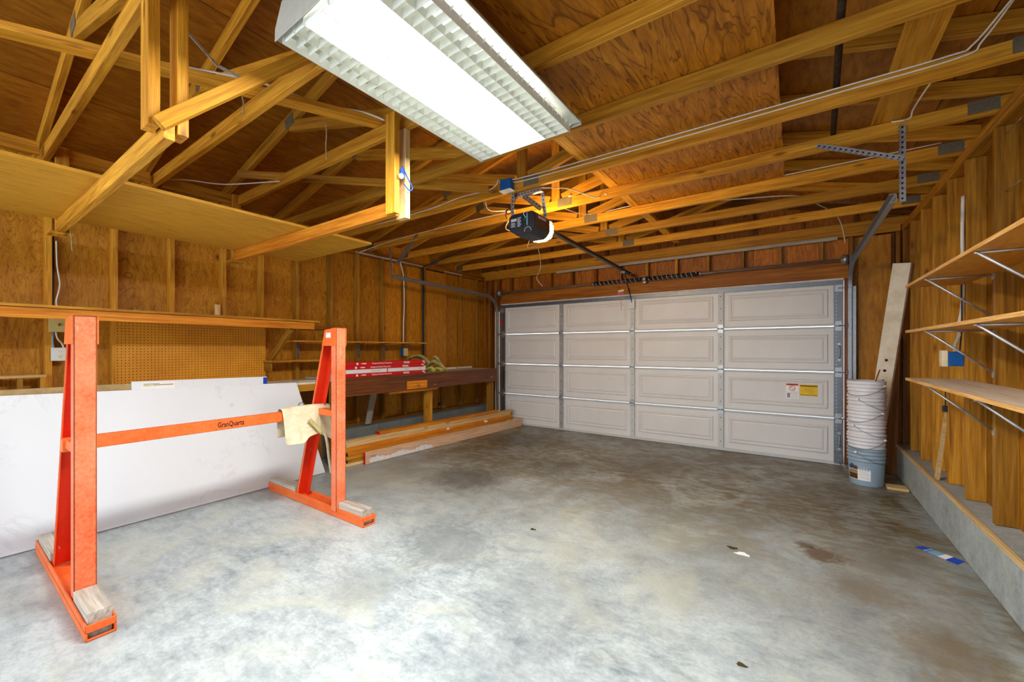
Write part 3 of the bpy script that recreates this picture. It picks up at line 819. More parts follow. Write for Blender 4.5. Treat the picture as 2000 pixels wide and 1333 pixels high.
bm = bmesh.new(); bm_rng(bm, (ox1-.001, ox1+.002), (3.03, 3.16), (2.47, 2.492)); finish('name_plate', bm, plain('plate_silver', lin(190, 190, 196), .4), op)
# hanging brackets
angle_bar('hanger_bracket', op, (-2.05, 2.95, 2.51), (-2.05, 2.95, 2.72))
angle_bar('hanger_bracket', op, (-1.84, 3.16, 2.51), (-1.84, 3.10, 2.72))
angle_bar('hanger_bracket', op, (-2.07, 2.965, 2.685), (-1.76, 2.965, 2.685))
angle_bar('hanger_bracket', op, (-1.96, 2.98, 2.69), (-1.83, 3.09, 2.57))
bm = bmesh.new(); bm_tube(bm, [(-2.0, 2.95, 2.70), (-2.02, 2.955, 2.64), (-2.07, 2.95, 2.585), (-2.13, 2.97, 2.57), (-2.11, 2.975, 2.54), (-2.08, 2.98, 2.56), (-2.10, 2.975, 2.59), (-2.14, 2.98, 2.55), (-2.13, 2.985, 2.50)], .004, 6); finish('power_cord', bm, NAVYB, op)
bm = bmesh.new()
bm_bar(bm, (-1.97, 3.32, 2.49), (-1.985, 5.86, 2.425), .022, .036); bm_bar(bm, (-1.97, 3.32, 2.506), (-1.985, 5.86, 2.441), .008, .05)
finish('rail', bm, STEELBLK, op)
bm = bmesh.new(); bm_rng(bm, (-2.01, -1.95), (5.55, 5.72), (2.395, 2.42)); bm_cyl(bm, (-1.98, 5.86, 2.40), (-1.98, 5.86, 2.45), .025, 12); bm_rng(bm, (-2.0, -1.96), (5.84, 6.034), (2.41, 2.44)); finish('trolley', bm, GALVD, op)
bm = bmesh.new(); bm_bar(bm, (-1.985, 5.66, 2.40), (-1.985, 5.83, 2.17), .025, .006, (0, 1, 0)); bm_bar(bm, (-1.985, 5.82, 2.22), (-1.985, 5.955, 2.02), .025, .006, (0, 1, 0)); finish('door_arm', bm, STEELBLK, op)
bm = bmesh.new(); bm_rng(bm, (-2.03, -1.945), (5.95, 5.972), (1.93, 2.06)); finish('arm_bracket', bm, GALV, op)
bm = bmesh.new(); bm_tube(bm, [(-2.03, 5.62, 2.40), (-2.032, 5.63, 2.3), (-2.03, 5.63, 2.17), (-2.03, 5.63, 1.88)], .003, 6); rc = finish('release_cord', bm, ROPE, op, label='thin red release cord')
bm = bmesh.new(); bm_bar(bm, (-2.075, 5.63, 2.15), (-1.99, 5.63, 2.165), .03, .02); finish('release_grip', bm, YGRN, rc, bevel=.006)
bm = bmesh.new(); bm_bar(bm, (-2.08, 5.625, 2.112), (-1.995, 5.625, 2.125), .02, .02); finish('release_grip', bm, PINKP, rc, bevel=.006)

# blue junction box on truss, with wires
jb = thing('junction_box', (-2.05, 2.9, 2.70), 'blue electrical box with white outlet cover above the opener motor', 'junction box')
bm = bmesh.new(); bm_rng(bm, (-2.11, -2.0), (2.85, 2.91), (2.712, 2.80)); finish('box_body', bm, BLUEB, jb, bevel=.004)
bm = bmesh.new(); bm_rng(bm, (-2.115, -1.995), (2.845, 2.945), (2.70, 2.709)); finish('cover_plate', bm, WHITE, jb, bevel=.002)

def wire(pts, r, mat, label, group=None, n=7, name='cable', cat='cable', k=6):
    bm = bmesh.new(); bm_tube(bm, pts, r, n, smooth=k)
    return tag(finish(name, bm, mat), label, cat, group)
wire([(-2.12, 2.88, 2.79), (-2.16, 2.89, 2.83), (-2.18, 2.89, 2.79), (-2.3, 2.9, 2.765), (-2.6, 2.9, 2.775), (-3.0, 2.9, 2.745), (-3.4, 2.905, 2.74), (-3.9, 2.905, 2.738)], .005, CABLE, 'white cable running left from the blue box along a truss')
wire([(-2.0, 2.88, 2.79), (-1.9, 2.9, 2.795), (-1.6, 2.9, 2.79), (-.6, 2.9, 2.788), (.2, 2.9, 2.788), (.62, 2.9, 2.79), (.70, 2.88, 2.80), (.755, 2.6, 2.815), (.79, 2.34, 2.79), (.78, 2.0, 2.83), (.84, 1.5, 2.86)], .0045, CABLE, 'upper white cable stapled along the truss right of the opener')
wire([(-2.0, 2.895, 2.775), (-1.8, 2.905, 2.765), (-.6, 2.905, 2.762), (.2, 2.905, 2.765), (.66, 2.905, 2.77), (.73, 2.86, 2.80), (.78, 2.5, 2.83), (.86, 2.0, 2.84), (.9, 1.5, 2.84)], .0045, CABLE, 'lower white cable stapled along the truss right of the opener')
wire([(.62, 2.98, 2.78), (.60, 3.2, 2.79), (.59, 3.45, 2.80), (.585, 3.52, 2.78), (.5, 3.51, 2.78), (.56, 3.505, 2.77)], .005, CABLE, 'short white cable crossing to the truss by the right track')
wire([(-3.2, -.1, 2.86), (-2.98, .28, 2.845), (-2.72, .72, 2.838), (-2.5, 1.06, 2.845), (-2.4, 1.38, 2.84), (-2.25, 1.58, 2.835), (-2.16, 1.68, 2.80)], .006, CABLE, 'white cable lying along the diagonal brace at upper left')
wire([(-4.3, 1.15, 2.75), (-4.11, 1.25, 2.73), (-3.97, 1.45, 2.73), (-3.56, 1.68, 2.735), (-3.45, 1.76, 2.74)], .005, CABLE, 'white cable sagging above the hanging shelf')
wire([(-1.75, 2.96, 2.69), (-1.62, 3.2, 2.73), (-1.5, 3.5, 2.72), (-1.4, 3.52, 2.74)], .005, CABLE, 'white cable sloping from truss to truss right of the opener')
wire([(-1.78, 3.5, 2.79), (-1.5, 3.75, 2.86), (-1.1, 4.14, 2.80), (-.6, 4.5, 2.81), (0, 4.75, 2.80), (.2, 5.2, 2.80), (.35, 5.6, 2.79), (.42, 5.8, 2.70), (.46, 5.92, 2.52)], .005, CABLE, 'white cable wandering over the trusses toward the right track')
wire([(-1.9, 3.52, 2.73), (-1.85, 4.12, 2.80), (-1.3, 4.12, 2.80), (0, 4.12, 2.795), (.85, 4.12, 2.80)], .0045, CABLE, 'white cable along the third truss from the garage door')
wire([(-2.35, 2.95, 2.69), (-2.33, 3.0, 2.62), (-2.36, 3.4, 2.72), (-2.55, 3.56, 2.62), (-2.6, 4.1, 2.70), (-2.75, 4.3, 2.6), (-2.85, 4.7, 2.7), (-3.1, 5.2, 2.55), (-3.35, 5.5, 2.45), (-3.3, 5.6, 2.33)], .0045, CABLE, 'white wire dangling down from the trusses behind the opener')
wire([(-4.79, 3.30, 2.62), (-4.5, 3.5, 2.745), (-4.1, 3.51, 2.77), (-3.3, 3.515, 2.785), (-2.4, 3.515, 2.78)], .0045, CABLE, 'white cable along the truss at the left door track')

# ------------------------------------------------------------------ left wall items
# long shelf with a front rail
ls = thing('long_shelf', (-4.55, 1.0, 1.6), 'long wooden shelf with front rail across the left wall above the pegboard', 'shelf')
bm = bmesh.new(); bm_rng(bm, (-4.858, -4.28), (YB+.3, 2.47), (1.6235, 1.6415))
o = finish('shelf_board', bm, W_STUD, ls); o.data.transform(Matrix.Rotation(-PI/2, 4, 'Z')); o.matrix_basis = o.matrix_basis @ Matrix.Rotation(PI/2, 4, 'Z')
bx('front_rail', ls, (-4.33, -4.30), (YB+.3, 2.42), (1.548, 1.621), W_ORANGE)
board('brace', ls, (-4.83, 2.20, 1.19), (-4.36, 2.20, 1.55), .06, .036, W_STUD, (0, 0, 1))
bx('wall_cleat', ls, (-4.858, -4.82), (2.48, 3.1), (1.60, 1.618), W_STUDD)

# offcuts standing on that shelf
for i, (y, h, w) in enumerate([(1.66, .14, .04), (1.72, .22, .045)]):
    o = bx('wood_offcut', None, (-4.80, -4.765), (y, y+w), (1.6425, 1.6425+h), W_PALE if i == 0 else W_STUD)
    tag(o, ['short pale wooden offcut standing on the long shelf', 'taller brown wooden offcut standing on the long shelf'][i], 'wood offcut', 'offcuts on the long shelf')

# pegboard and hooks
bm = bmesh.new(); bm_box(bm, (0, 0, 0), (1.225, .75, .006))
me = D.meshes.new('pegboard'); bm.to_mesh(me); bm.free(); me.materials.append(PEG)
pegM = mx((XL+.004, 1.555, 1.247), (0, 1, 0), (0, 0, 1), (1, 0, 0))
pb = place(D.objects.new('pegboard', me), pegM)
tag(pb, 'brown perforated pegboard on the left wall under the long shelf', 'pegboard')
for (y, z) in [(1.559, 1.53), (1.66, 1.525), (1.81, 1.522), (2.03, 1.52), (1.81, 1.388), (1.97, 1.379), (1.45, 1.494)]:
    bm = bmesh.new(); xx = XL+.007
    bm_tube(bm, [(xx, y, z+.012), (xx+.012, y, z+.01), (xx+.014, y, z-.012), (xx+.024, y, z-.014), (xx+.026, y, z)], .0022, 6, smooth=3)
    finish('peg_hook', bm, GALV, pb)

# narrow shelves between the studs
o = thing('narrow_shelf', (-4.75, 3.38, 1.43), 'upper narrow shelf on the studs above the workbench', 'shelf', 'narrow shelves over the workbench')
bx('shelf_board', o, (-4.858, -4.64), (2.37, 4.40), (1.415, 1.433), W_TRUSS)
for y in (2.525, 2.965, 3.345, 3.76, 4.16):
    bm = bmesh.new(); bm_rng(bm, (XL+.001, XL+.005), (y-.010, y+.022), (1.22, 1.41)); bm_rng(bm, (XL+.001, -4.70), (y-.004, y+.012), (1.408, 1.4145)); finish('shelf_bracket', bm, GALVD, o)
o = thing('narrow_shelf', (-4.75, 2.5, 1.2), 'lower narrow shelf on the studs left of the red boxes', 'shelf', 'narrow shelves over the workbench')
bx('shelf_board', o, (-4.858, -4.66), (2.14, 2.93), (1.19, 1.208), W_TRUSS)
bx('bracket', o, (-4.855, -4.70), (2.15, 2.17), (1.09, 1.189), W_STUD)

# electrical boxes by the first stud
sb = thing('light_switch', (-4.84, .61, 1.53), 'ivory light switch box on the left wall stud under the long shelf', 'light switch')
bm = bmesh.new(); bm_rng(bm, (-4.90, -4.835), (.565, .66), (1.476, 1.58)); finish('box_body', bm, IVORY, sb, bevel=.003)
bm = bmesh.new(); bm_rng(bm, (-4.8345, -4.83), (.556, .668), (1.47, 1.585)); finish('cover_plate', bm, IVORY, sb, bevel=.002)
bm = bmesh.new(); bm_rng(bm, (-4.8298, -4.816), (.607, .617), (1.518, 1.538)); finish('toggle', bm, plain('toggle_brown', lin(110, 90, 40), .5), sb)
ob = thing('wall_outlet', (-4.84, .61, 1.3), 'white duplex outlet box hanging below the light switch', 'outlet')
bm = bmesh.new(); bm_rng(bm, (-4.90, -4.835), (.575, .66), (1.245, 1.34)); finish('box_body', bm, LBLUE, ob, bevel=.003)
bm = bmesh.new(); bm_rng(bm, (-4.8345, -4.83), (.568, .665), (1.24, 1.345)); finish('cover_plate', bm, OUTW, ob, bevel=.002)
for z in (1.272, 1.312):
    bm = bmesh.new(); bm_cyl(bm, (-4.830, .618, z), (-4.8275, .618, z), .016, 14)
    rcp = finish('receptacle', bm, CREAM, ob)
    bm = bmesh.new()
    for dy in (-.006, .006): bm_box(bm, (-4.8272, .618+dy, z+.004), (.001, .0025, .008))
    bm_box(bm, (-4.8272, .618, z-.007), (.001, .004, .004)); finish('slot', bm, BLACK, rcp)
wire([(-4.86, .60, 2.2), (-4.86, .605, 2.0), (-4.865, .62, 1.85), (-4.86, .6, 1.72), (-4.865, .61, 1.645)], .005, CABLE, 'grey-white cable beside the first stud above the long shelf')
wire([(-4.88, .585, 2.25), (-4.88, .587, 2.0), (-4.88, .582, 1.645)], .006, NAVYB, 'dark cable beside the first stud above the long shelf')
wire([(-4.86, .598, 1.47), (-4.85, .605, 1.42), (-4.86, .63, 1.38), (-4.86, .64, 1.342)], .006, CABLE, 'grey cable curving from the light switch down to the outlet')
wire([(-4.87, .583, 1.47), (-4.865, .58, 1.40), (-4.865, .585, 1.342)], .007, LBLUE, 'pale straight cable from light switch to outlet')
# bench outlet and its conduit
bo = thing('wall_outlet', (-4.84, 4.1, 1.29), 'blue-sided outlet box on a stud above the red boxes', 'outlet')
bm = bmesh.new(); bm_rng(bm, (-4.855, -4.79), (4.06, 4.145), (1.235, 1.34)); finish('box_body', bm, BLUEB, bo, bevel=.003)
bm = bmesh.new(); bm_rng(bm, (-4.7895, -4.785), (4.065, 4.148), (1.23, 1.345)); finish('cover_plate', bm, IVORY, bo, bevel=.002)
wire([(-4.83, 4.02, 2.66), (-4.84, 4.09, 2.5), (-4.845, 4.115, 2.35), (-4.84, 4.12, 2.0), (-4.845, 4.11, 1.7), (-4.84, 4.105, 1.434)], .009, CABLE, 'white conduit cable down the wall to the bench outlet', k=5)
wire([(-4.86, 4.50, 2.66), (-4.855, 4.515, 2.3), (-4.85, 4.51, 1.8), (-4.85, 4.515, 1.3), (-4.85, 4.51, 1.02)], .018, NAVYB, 'thick dark cable down the wall beside the plywood strip', n=8)
wire([(-4.85, 4.51, 2.64), (-4.6, 4.6, 2.72), (-4.2, 4.7, 2.84), (-3.9, 4.73, 2.95)], .007, NAVYB, 'dark cable rising from the wall into the trusses')

# cubby of small wooden frames at far left on the counter
cf = thing('wooden_cubby', (-4.8, .3, 1.0), 'small open wooden cubby frame on the counter at far left', 'cubby')
bx('top_board', cf, (-4.858, -4.78), (-.3, .54), (1.115, 1.135), W_PALE)
for y in (-.28, .0, .27, .405, .52): bx('divider', cf, (-4.858, -4.782), (y-.012, y+.018), (.978, 1.114), W_STUD)

# counter along the left wall (behind the slabs)
ct = thing('counter', (-4.6, 1.0, .95), 'worn wooden counter along the left wall behind the white slabs', 'counter')
bx('counter_top', ct, (-4.85, -4.32), (-1.2, 2.60), (.952, .974), W_SHELFTOP)
bx('front_rail', ct, (-4.36, -4.325), (-1.2, 2.60), (.88, .951), W_TRUSS)
for y in (-.6, .9, 2.5): bx('leg', ct, (-4.45, -4.362), (y, y+.04), (.0, .951), W_STUDD)

# workbench
wb = thing('workbench', (-4.55, 4.1, 1.0), 'dark stained wooden workbench along the left wall near the garage door', 'workbench')
for k in range(4): bx('top_plank', wb, (-4.857+k*.151, -4.857+k*.151+.149), (2.62, 5.62), (.962, .998), W_GREY)
bx('front_board', wb, (-4.252, -4.215), (2.62, 5.62), (.785, .999), W_BENCH)
for y, x in ((2.622, -4.36), (4.06, -4.36), (5.50, -4.36)): bx('leg', wb, (x, x+.09), (y, y+.089), (0, .961), W_STUD)
for y in (2.7, 4.2, 5.5): bx('cross_rail', wb, (-4.85, -4.37), (y+.0, y+.036), (.865, .96), W_STUDD)
dw = bx('drawer_front', wb, (-4.2145, -4.203), (3.632, 3.985), (.80, .905), W_ORANGE)
bm = bmesh.new(); bm_cyl(bm, (-4.203, 3.81, .85), (-4.185, 3.81, .85), .010, 12); bm_cyl(bm, (-4.187, 3.81, .85), (-4.172, 3.81, .85), .019, 14, .015); finish('knob', bm, W_STUD, dw)
bx('drawer_runner', wb, (-4.60, -4.21), (3.36, 4.2), (.757, .784), W_STUDD)
for y, z in ((4.14, .83), (5.45, .86)):
    bm = bmesh.new(); bm_cyl(bm, (-4.2145, y, z), (-4.208, y, z), .012, 10); finish('bolt', bm, GALV, wb)
board('brace', wb, (-4.75, 3.42, .32), (-4.62, 3.42, .75), .09, .02, W_GREY, (0, 1, 0))

# flooring boxes on the bench
bc = 0
for i in range(4):
    z0 = .9995 + i*.0455
    lab = ['bottom red flooring carton of the stack on the workbench', 'white-sided flooring carton in the middle of the stack on the workbench', 'red flooring carton second from top of the stack on the workbench', 'topmost red flooring carton of the stack on the workbench'][i]
    yo = [0, .012, -.015, .004][i]
    t = thing('flooring_carton', (-4.33, 3.3, z0), lab, 'carton', 'flooring cartons on the workbench')
    ya, yb2 = 2.64+yo, 3.99+yo*.3
    bm = bmesh.new(); bm_rng(bm, (-4.425, -4.245), (ya, yb2), (z0, z0+.0445)); finish('carton_body', bm, REDINK if i != 1 else plain('white_card', lin(232, 236, 240), .5, .25, 0, .03), t, bevel=.001)
    bm = bmesh.new(); bm_rng(bm, (-4.42, -4.25), (ya-.001, ya+.0005), (z0+.002, z0+.0425)); ep = finish('end_label', bm, plain('end_card', lin(206, 224, 230), .5), t)
    bm = bmesh.new(); bm_rng(bm, (-4.34, -4.30), (ya-.0018, ya-.0008), (z0+.012, z0+.03)); bm_rng(bm, (-4.40, -4.37), (ya-.0018, ya-.0008), (z0+.02, z0+.036)); finish('print', bm, plain('teal_print', lin(30, 120, 130), .5), ep)
    xf = -4.2448
    def ftext(s, y, w, size, m, dz=0): text('lettering', t, s, size, mx((xf, y, z0+.022+dz), (0, 1, 0), (0, 0, 1), (1, 0, 0)), m, w, .0003)
    if i != 1:
        ftext('Waterproof. Pet-Proof. Worry-Proof.', 3.26+yo, .30, .024, WHITEP)
        ftext('< 00001', 2.99+yo, .06, .018, WHITEP) if False else None
        bm = bmesh.new()
        for (a, b, c, d) in ((2.895, 2.92, .01, .034), (2.96, 2.966, .018, .026), (2.974, 3.03, .017, .028), (3.93, 3.97, .022, .036)): bm_rng(bm, (xf-.0006, xf+.0002), (a+yo, b+yo), (z0+c, z0+d))
        bm_rng(bm, (xf-.0006, xf+.0002), (3.60+yo, 3.70+yo), (z0+.024, z0+.032)); bm_rng(bm, (xf-.0006, xf+.0002), (3.60+yo, 3.70+yo), (z0+.011, z0+.019)); bm_rng(bm, (xf-.0006, xf+.0002), (3.955, 3.99), (z0+.003, z0+.012))
        finish('print', bm, WHITEP, t)
    else:
        bm = bmesh.new(); bm_rng(bm, (xf-.0006, xf+.0002), (3.335, 3.35), (z0+.001, z0+.044)); finish('tape_strip', bm, REDINK, t)
        bm = bmesh.new(); bm_rng(bm, (xf-.0006, xf+.0002), (3.10, 3.24), (z0+.018, z0+.024)); bm_rng(bm, (xf-.0006, xf+.0002), (3.62, 3.69), (z0+.022, z0+.028)); bm_rng(bm, (xf-.0006, xf+.0002), (3.88, 3.91), (z0+.022, z0+.030)); finish('print', bm, GREYP, t)

# heap of webbing straps
def ribbon(pts, w, mat, par, side=(0, 1, 0), th=.003, tilt=True):
    P = smooth_path(pts, 7); bm = bmesh.new(); rows = []
    for i, p in enumerate(P):
        d = (P[min(i+1, len(P)-1)] - P[max(i-1, 0)]).normalized()
        s = Vector(side); s = (s - d*s.dot(d)).normalized()
        rows.append((bm.verts.new(p - s*w/2), bm.verts.new(p + s*w/2)))
    for a, b in zip(rows, rows[1:]):
        f = bm.faces.new((a[0], a[1], b[1], b[0])); f.smooth = True
    o = finish('webbing', bm, mat, par)
    m = o.modifiers.new('s', 'SOLIDIFY'); m.thickness = th
    return o
st = thing('ratchet_strap', (-4.42, 4.3, 1.0), 'heap of tan and green webbing strap on the workbench by the red boxes', 'strap')
ribbon([(-4.50, 3.9, 1.19), (-4.47, 4.0, 1.23), (-4.46, 4.12, 1.215), (-4.45, 4.22, 1.14), (-4.44, 4.26, 1.06)], .075, WEB, st, (.7, 0, .7))
ribbon([(-4.34, 4.04, 1.015), (-4.34, 4.12, 1.10), (-4.35, 4.24, 1.14), (-4.35, 4.36, 1.10), (-4.33, 4.47, 1.015)], .07, WEB, st, (.6, 0, .8))
ribbon([(-4.30, 4.02, 1.005), (-4.29, 4.06, 1.05), (-4.29, 4.14, 1.06), (-4.29, 4.20, 1.012)], .06, WEBG, st, (.65, 0, .75))
ribbon([(-4.31, 4.18, 1.005), (-4.31, 4.24, 1.045), (-4.31, 4.32, 1.04), (-4.31, 4.38, 1.008)], .06, WEBG, st, (.65, 0, .75))
ribbon([(-4.43, 4.22, 1.10), (-4.42, 4.28, 1.19), (-4.42, 4.34, 1.215), (-4.41, 4.38, 1.18), (-4.41, 4.33, 1.15), (-4.42, 4.29, 1.16)], .05, WEB, st, (.65, 0, .75))
ribbon([(-4.40, 4.36, 1.20), (-4.39, 4.42, 1.12), (-4.38, 4.52, 1.02), (-4.37, 4.55, 1.006)], .05, WEB, st, (.7, .3, .6))
ribbon([(-4.56, 3.98, 1.01), (-4.54, 4.05, 1.10), (-4.52, 4.16, 1.14), (-4.5, 4.26, 1.06), (-4.49, 4.3, 1.006)], .07, WEB, st, (.65, 0, .75))
bm = bmesh.new(); bm_tube(bm, [(-4.40, 4.36, 1.20), (-4.385, 4.42, 1.14), (-4.37, 4.47, 1.08)], .004, 6); finish('hook', bm, WHITEM, st)

# thin white trims at the back of the bench
for i, (y0, y1, z) in enumerate([(4.55, 5.1, .9985), (5.0, 5.58, .9985)]):
    bx_ = bx('trim_strip', None, (-4.72-.05*i, -4.70-.05*i), (y0, y1), (z, z+.03), WHITE if i == 0 else CREAMB)
    tag(bx_, ['short white trim strip on the workbench beside the straps', 'longer pale trim strip on the workbench near the garage door'][i], 'trim strip', 'trim strips on the workbench')
o = bx('scrap_board', None, (-4.62, -4.40), (2.3, 2.62-.0), (.975, .99), W_GREY)
tag(o, 'small grey scrap board lying on the counter left of the red boxes', 'scrap board')

# ------------------------------------------------------------------ slabs leaning on the counter
bm = bmesh.new()
def sp(y, z, dx=0): return (-4.155 - .118*(z/1.0) + dx, y, z)
bm_poly(bm, [sp(-.55, .004), sp(2.46, .004), sp(2.21, .985), sp(-.55, 1.045)], (-.028, 0, -.0033))
o = finish('quartz_slab', bm, QUARTZ, bevel=.002)
tag(o, 'large white veined quartz slab leaning against the counter behind the orange rack', 'stone slab')
bm = bmesh.new(); bm_poly(bm, [(-4.292, .93, .976), (-4.292, 1.93, .976), (-4.292, 1.93, 1.062), (-4.292, .93, 1.077)], (-.018, 0, 0))
sl = finish('stone_offcut', bm, QUARTZ, bevel=.002)
tag(sl, 'shorter white slab offcut with a paper label standing behind the large slab', 'stone slab')
bm = bmesh.new(); bm_rng(bm, (-4.2918, -4.2908), (.985, 1.20), (1.0, 1.066)); pl = finish('paper_label', bm, WHITEP, sl)
bm = bmesh.new(); bm_rng(bm, (-4.2908, -4.2902), (1.0, 1.10), (1.048, 1.054)); finish('print', bm, GREYP, pl)
bm = bmesh.new(); bm_rng(bm, (-4.2908, -4.2902), (1.0, 1.06), (1.034, 1.044)); finish('print', bm, YGRN, pl)
bm = bmesh.new(); bm_rng(bm, (-4.2908, -4.2902), (1.062, 1.19), (1.037, 1.044)); finish('print', bm, plain('olive_print', lin(150, 136, 80), .6), pl)
bm = bmesh.new(); bm_rng(bm, (-4.2918, -4.2905), (1.895, 1.931), (.99, 1.055)); finish('tape_piece', bm, LBLUE if False else BLUET, sl)
bm = bmesh.new(); bm_rng(bm, (-4.318, -4.312), (-.9, 1.9), (.9742, 1.062))
tag(finish('fibreboard_sheet', bm, plain('fibreboard', lin(176, 150, 104), .7, .2, 0, .12, 20)), 'thin tan fibreboard strip standing behind the white slabs', 'board')

# ------------------------------------------------------------------ orange A-frame rack
rk = thing('slab_rack', (-3.3, 1.2, 0), 'orange steel A-frame slab rack standing in front of the white slab', 'rack')
def aframe(ya, yb):
    # base channel: two side rails, end plates
    bm = bmesh.new()
    bm_rng(bm, (-4.10, -2.64), (ya, ya+.008), (.002, .075)); bm_rng(bm, (-4.10, -2.64), (yb-.008, yb), (.002, .075))
    bm_rng(bm, (-2.648, -2.64), (ya, yb), (.045, .075)); bm_rng(bm, (-2.648, -2.64), (ya, yb), (.002, .012)); bm_rng(bm, (-4.10, -4.092), (ya, yb), (.002, .075))
    bm_rng(bm, (-4.10, -2.64), (ya, yb), (.040, .046))
    base = finish('base_channel', bm, RACK, rk, bevel=.0015)
    m = .468 if ya < 1 else 1.895; hw = .042
    # near vertical post : channel
    bm = bmesh.new()
    bm_rng(bm, (-2.985, -2.978), (m-hw, m+hw), (.046, 1.505)); bm_rng(bm, (-3.048, -2.978), (m-hw, m-hw+.006), (.046, 1.505)); bm_rng(bm, (-3.048, -2.978), (m+hw-.006, m+hw), (.046, 1.505))
    bm_rng(bm, (-3.048, -2.978), (m-hw, m+hw), (1.498, 1.505))
    finish('post', bm, RACKD, rk, bevel=.002)
    # sloping post
    a = Vector((-3.56, m, .046)); b = Vector((-3.115, m, 1.46))
    F = Matrix.Translation((a+b)/2) @ frame(b-a, (1, 0, 0)); L = (b-a).length
    bm = bmesh.new()
    bm_box(bm, (0, 0, -.036), (L, .078, .006), F); q = .036 if F.to_3x3()[1][1] > 0 else -.036; bm_box(bm, (0, q, 0), (L, .006, .075), F, 0); bm_box(bm, (0, -q, -.027), (L, .006, .024), F, 1)
    finish('sloping_post', bm, [RACKIN, RACK], rk, bevel=.0015)
    # top gusset on both sides
    for y in (m-hw-.0075, m+hw+.0015):
        bm = bmesh.new(); bm_poly(bm, [(-2.981, y, 1.502), (-3.13, y, 1.49), (-3.17, y, 1.36), (-2.981, y, 1.36)], (0, .006, 0))
        g = finish('top_gusset', bm, RACK, rk)
        if ya > 1 and y < m:
            bm = bmesh.new(); bm_rng(bm, (-3.11, -3.045), (y-.0008, y), (1.425, 1.465)); s = finish('sticker', bm, WHITEP, g)
            bm = bmesh.new(); bm_rng(bm, (-3.10, -3.07), (y-.0013, y-.0006), (1.452, 1.457)); finish('print', bm, GREYP, s)
    # cross piece between posts at bar height
    bm = bmesh.new(); bm_rng(bm, (-3.37, -3.05), (m-.03, m+.03), (.79, .84)); finish('spreader', bm, RACK, rk, bevel=.002)
    # timber pads
    bx('pad', rk, (-2.97, -2.668), (ya+.01, yb-.01), (.0465, .118), W_GREY)['label'] = 'grey timber pad'
    bx('pad', rk, (-4.085, -3.64), (ya+.01, yb-.01), (.0465, .112), W_GREY)
    bx('pad', rk, (-2.90, -2.66), (ya+.012, yb-.012), (.006, .039), W_GREY)
aframe(.414, .519); aframe(1.858, 1.966)
bm = bmesh.new(); bm_rng(bm, (-3.332, -3.275), (.425, 1.94), (.770, .842)); finish('cross_bar', bm, RACK, rk, bevel=.003)
text('lettering', rk, 'GranQuartz', .05, mx((-3.2745, 1.235, .806), (0, 1, 0), (0, 0, 1), (1, 0, 0)), BLACK, .165)

# leather apron draped over the bar
ap = thing('leather_apron', (-3.28, 1.75, .85), 'tan leather tool apron draped over the orange rack\'s cross bar', 'apron')
bm = bmesh.new(); rows = []
NU, NV = 16, 20
for i in range(NU+1):
    u = i/NU; y = 1.578 + (.40)*u
    row = []
    for j in range(NV+1):
        v = j/NV
        wob = .012*math.sin(7*u+5*v)
        if v < .22:      # back hang
            q = (.22-v)/.22
            x = -3.345 - .01*q - .006*math.sin(9*u); z = .85 - .22*q*(1 if u < .6 else .35)
        elif v < .36:
            a = (v-.22)/.14*PI; x = -3.303 - .042*math.cos(a); z = .85 + .022*math.sin(a)
        else:
            q = (v-.36)/.64
            bulge = .05*q*(1+.6*math.sin(5*u))+wob*q + (.05*max(0, q-.7)*3*max(0, u-.45))
            x = -3.261 + bulge; L = .27 - .05*max(0, u-.3)*(1-u)*4 + (.035*(u > .8)*(u-.8)*5)
            z = .85 - L*q + (.05*max(0, q-.85)/.15*(1 if .35 < u < .75 else .2))
        row.append(bm.verts.new((x, y + .015*max(0, (v-.36))*(-1+2*u) + .03*(1-u)*max(0, v-.36), z + (.018*math.sin(PI*u) if .2 < v < .5 else 0)*.5)))
    rows.append(row)
for a, b in zip(rows, rows[1:]):
    for j in range(NV):
        f = bm.faces.new((a[j], a[j+1], b[j+1], b[j])); f.smooth = True
o = finish('apron_body', bm, HIDE, ap); m = o.modifiers.new('s', 'SOLIDIFY'); m.thickness = .004; m = o.modifiers.new('d', 'SUBSURF'); m.levels = 1; m.render_levels = 1
ribbon([(-3.215, 1.90, .63), (-3.20, 1.91, .55), (-3.215, 1.93, .45), (-3.22, 1.945, .36), (-3.215, 1.955, .29)], .022, HIDE, ap, (0, 1, 0)).name = 'tie_strap'
ribbon([(-3.205, 1.76, .77), (-3.195, 1.79, .73), (-3.19, 1.83, .68), (-3.195, 1.86, .64)], .03, WEB, ap, (0, .6, .6)).name = 'pocket_strap'
bm = bmesh.new(); bm_tube(bm, [(-3.30, 1.72, .88), (-3.29, 1.74, .90), (-3.28, 1.76, .885)], .005, 6); bm_tube(bm, [(-3.21, 1.66, .60), (-3.2, 1.69, .595), (-3.21, 1.72, .61)], .004, 6); finish('buckle', bm, GALVD, ap)

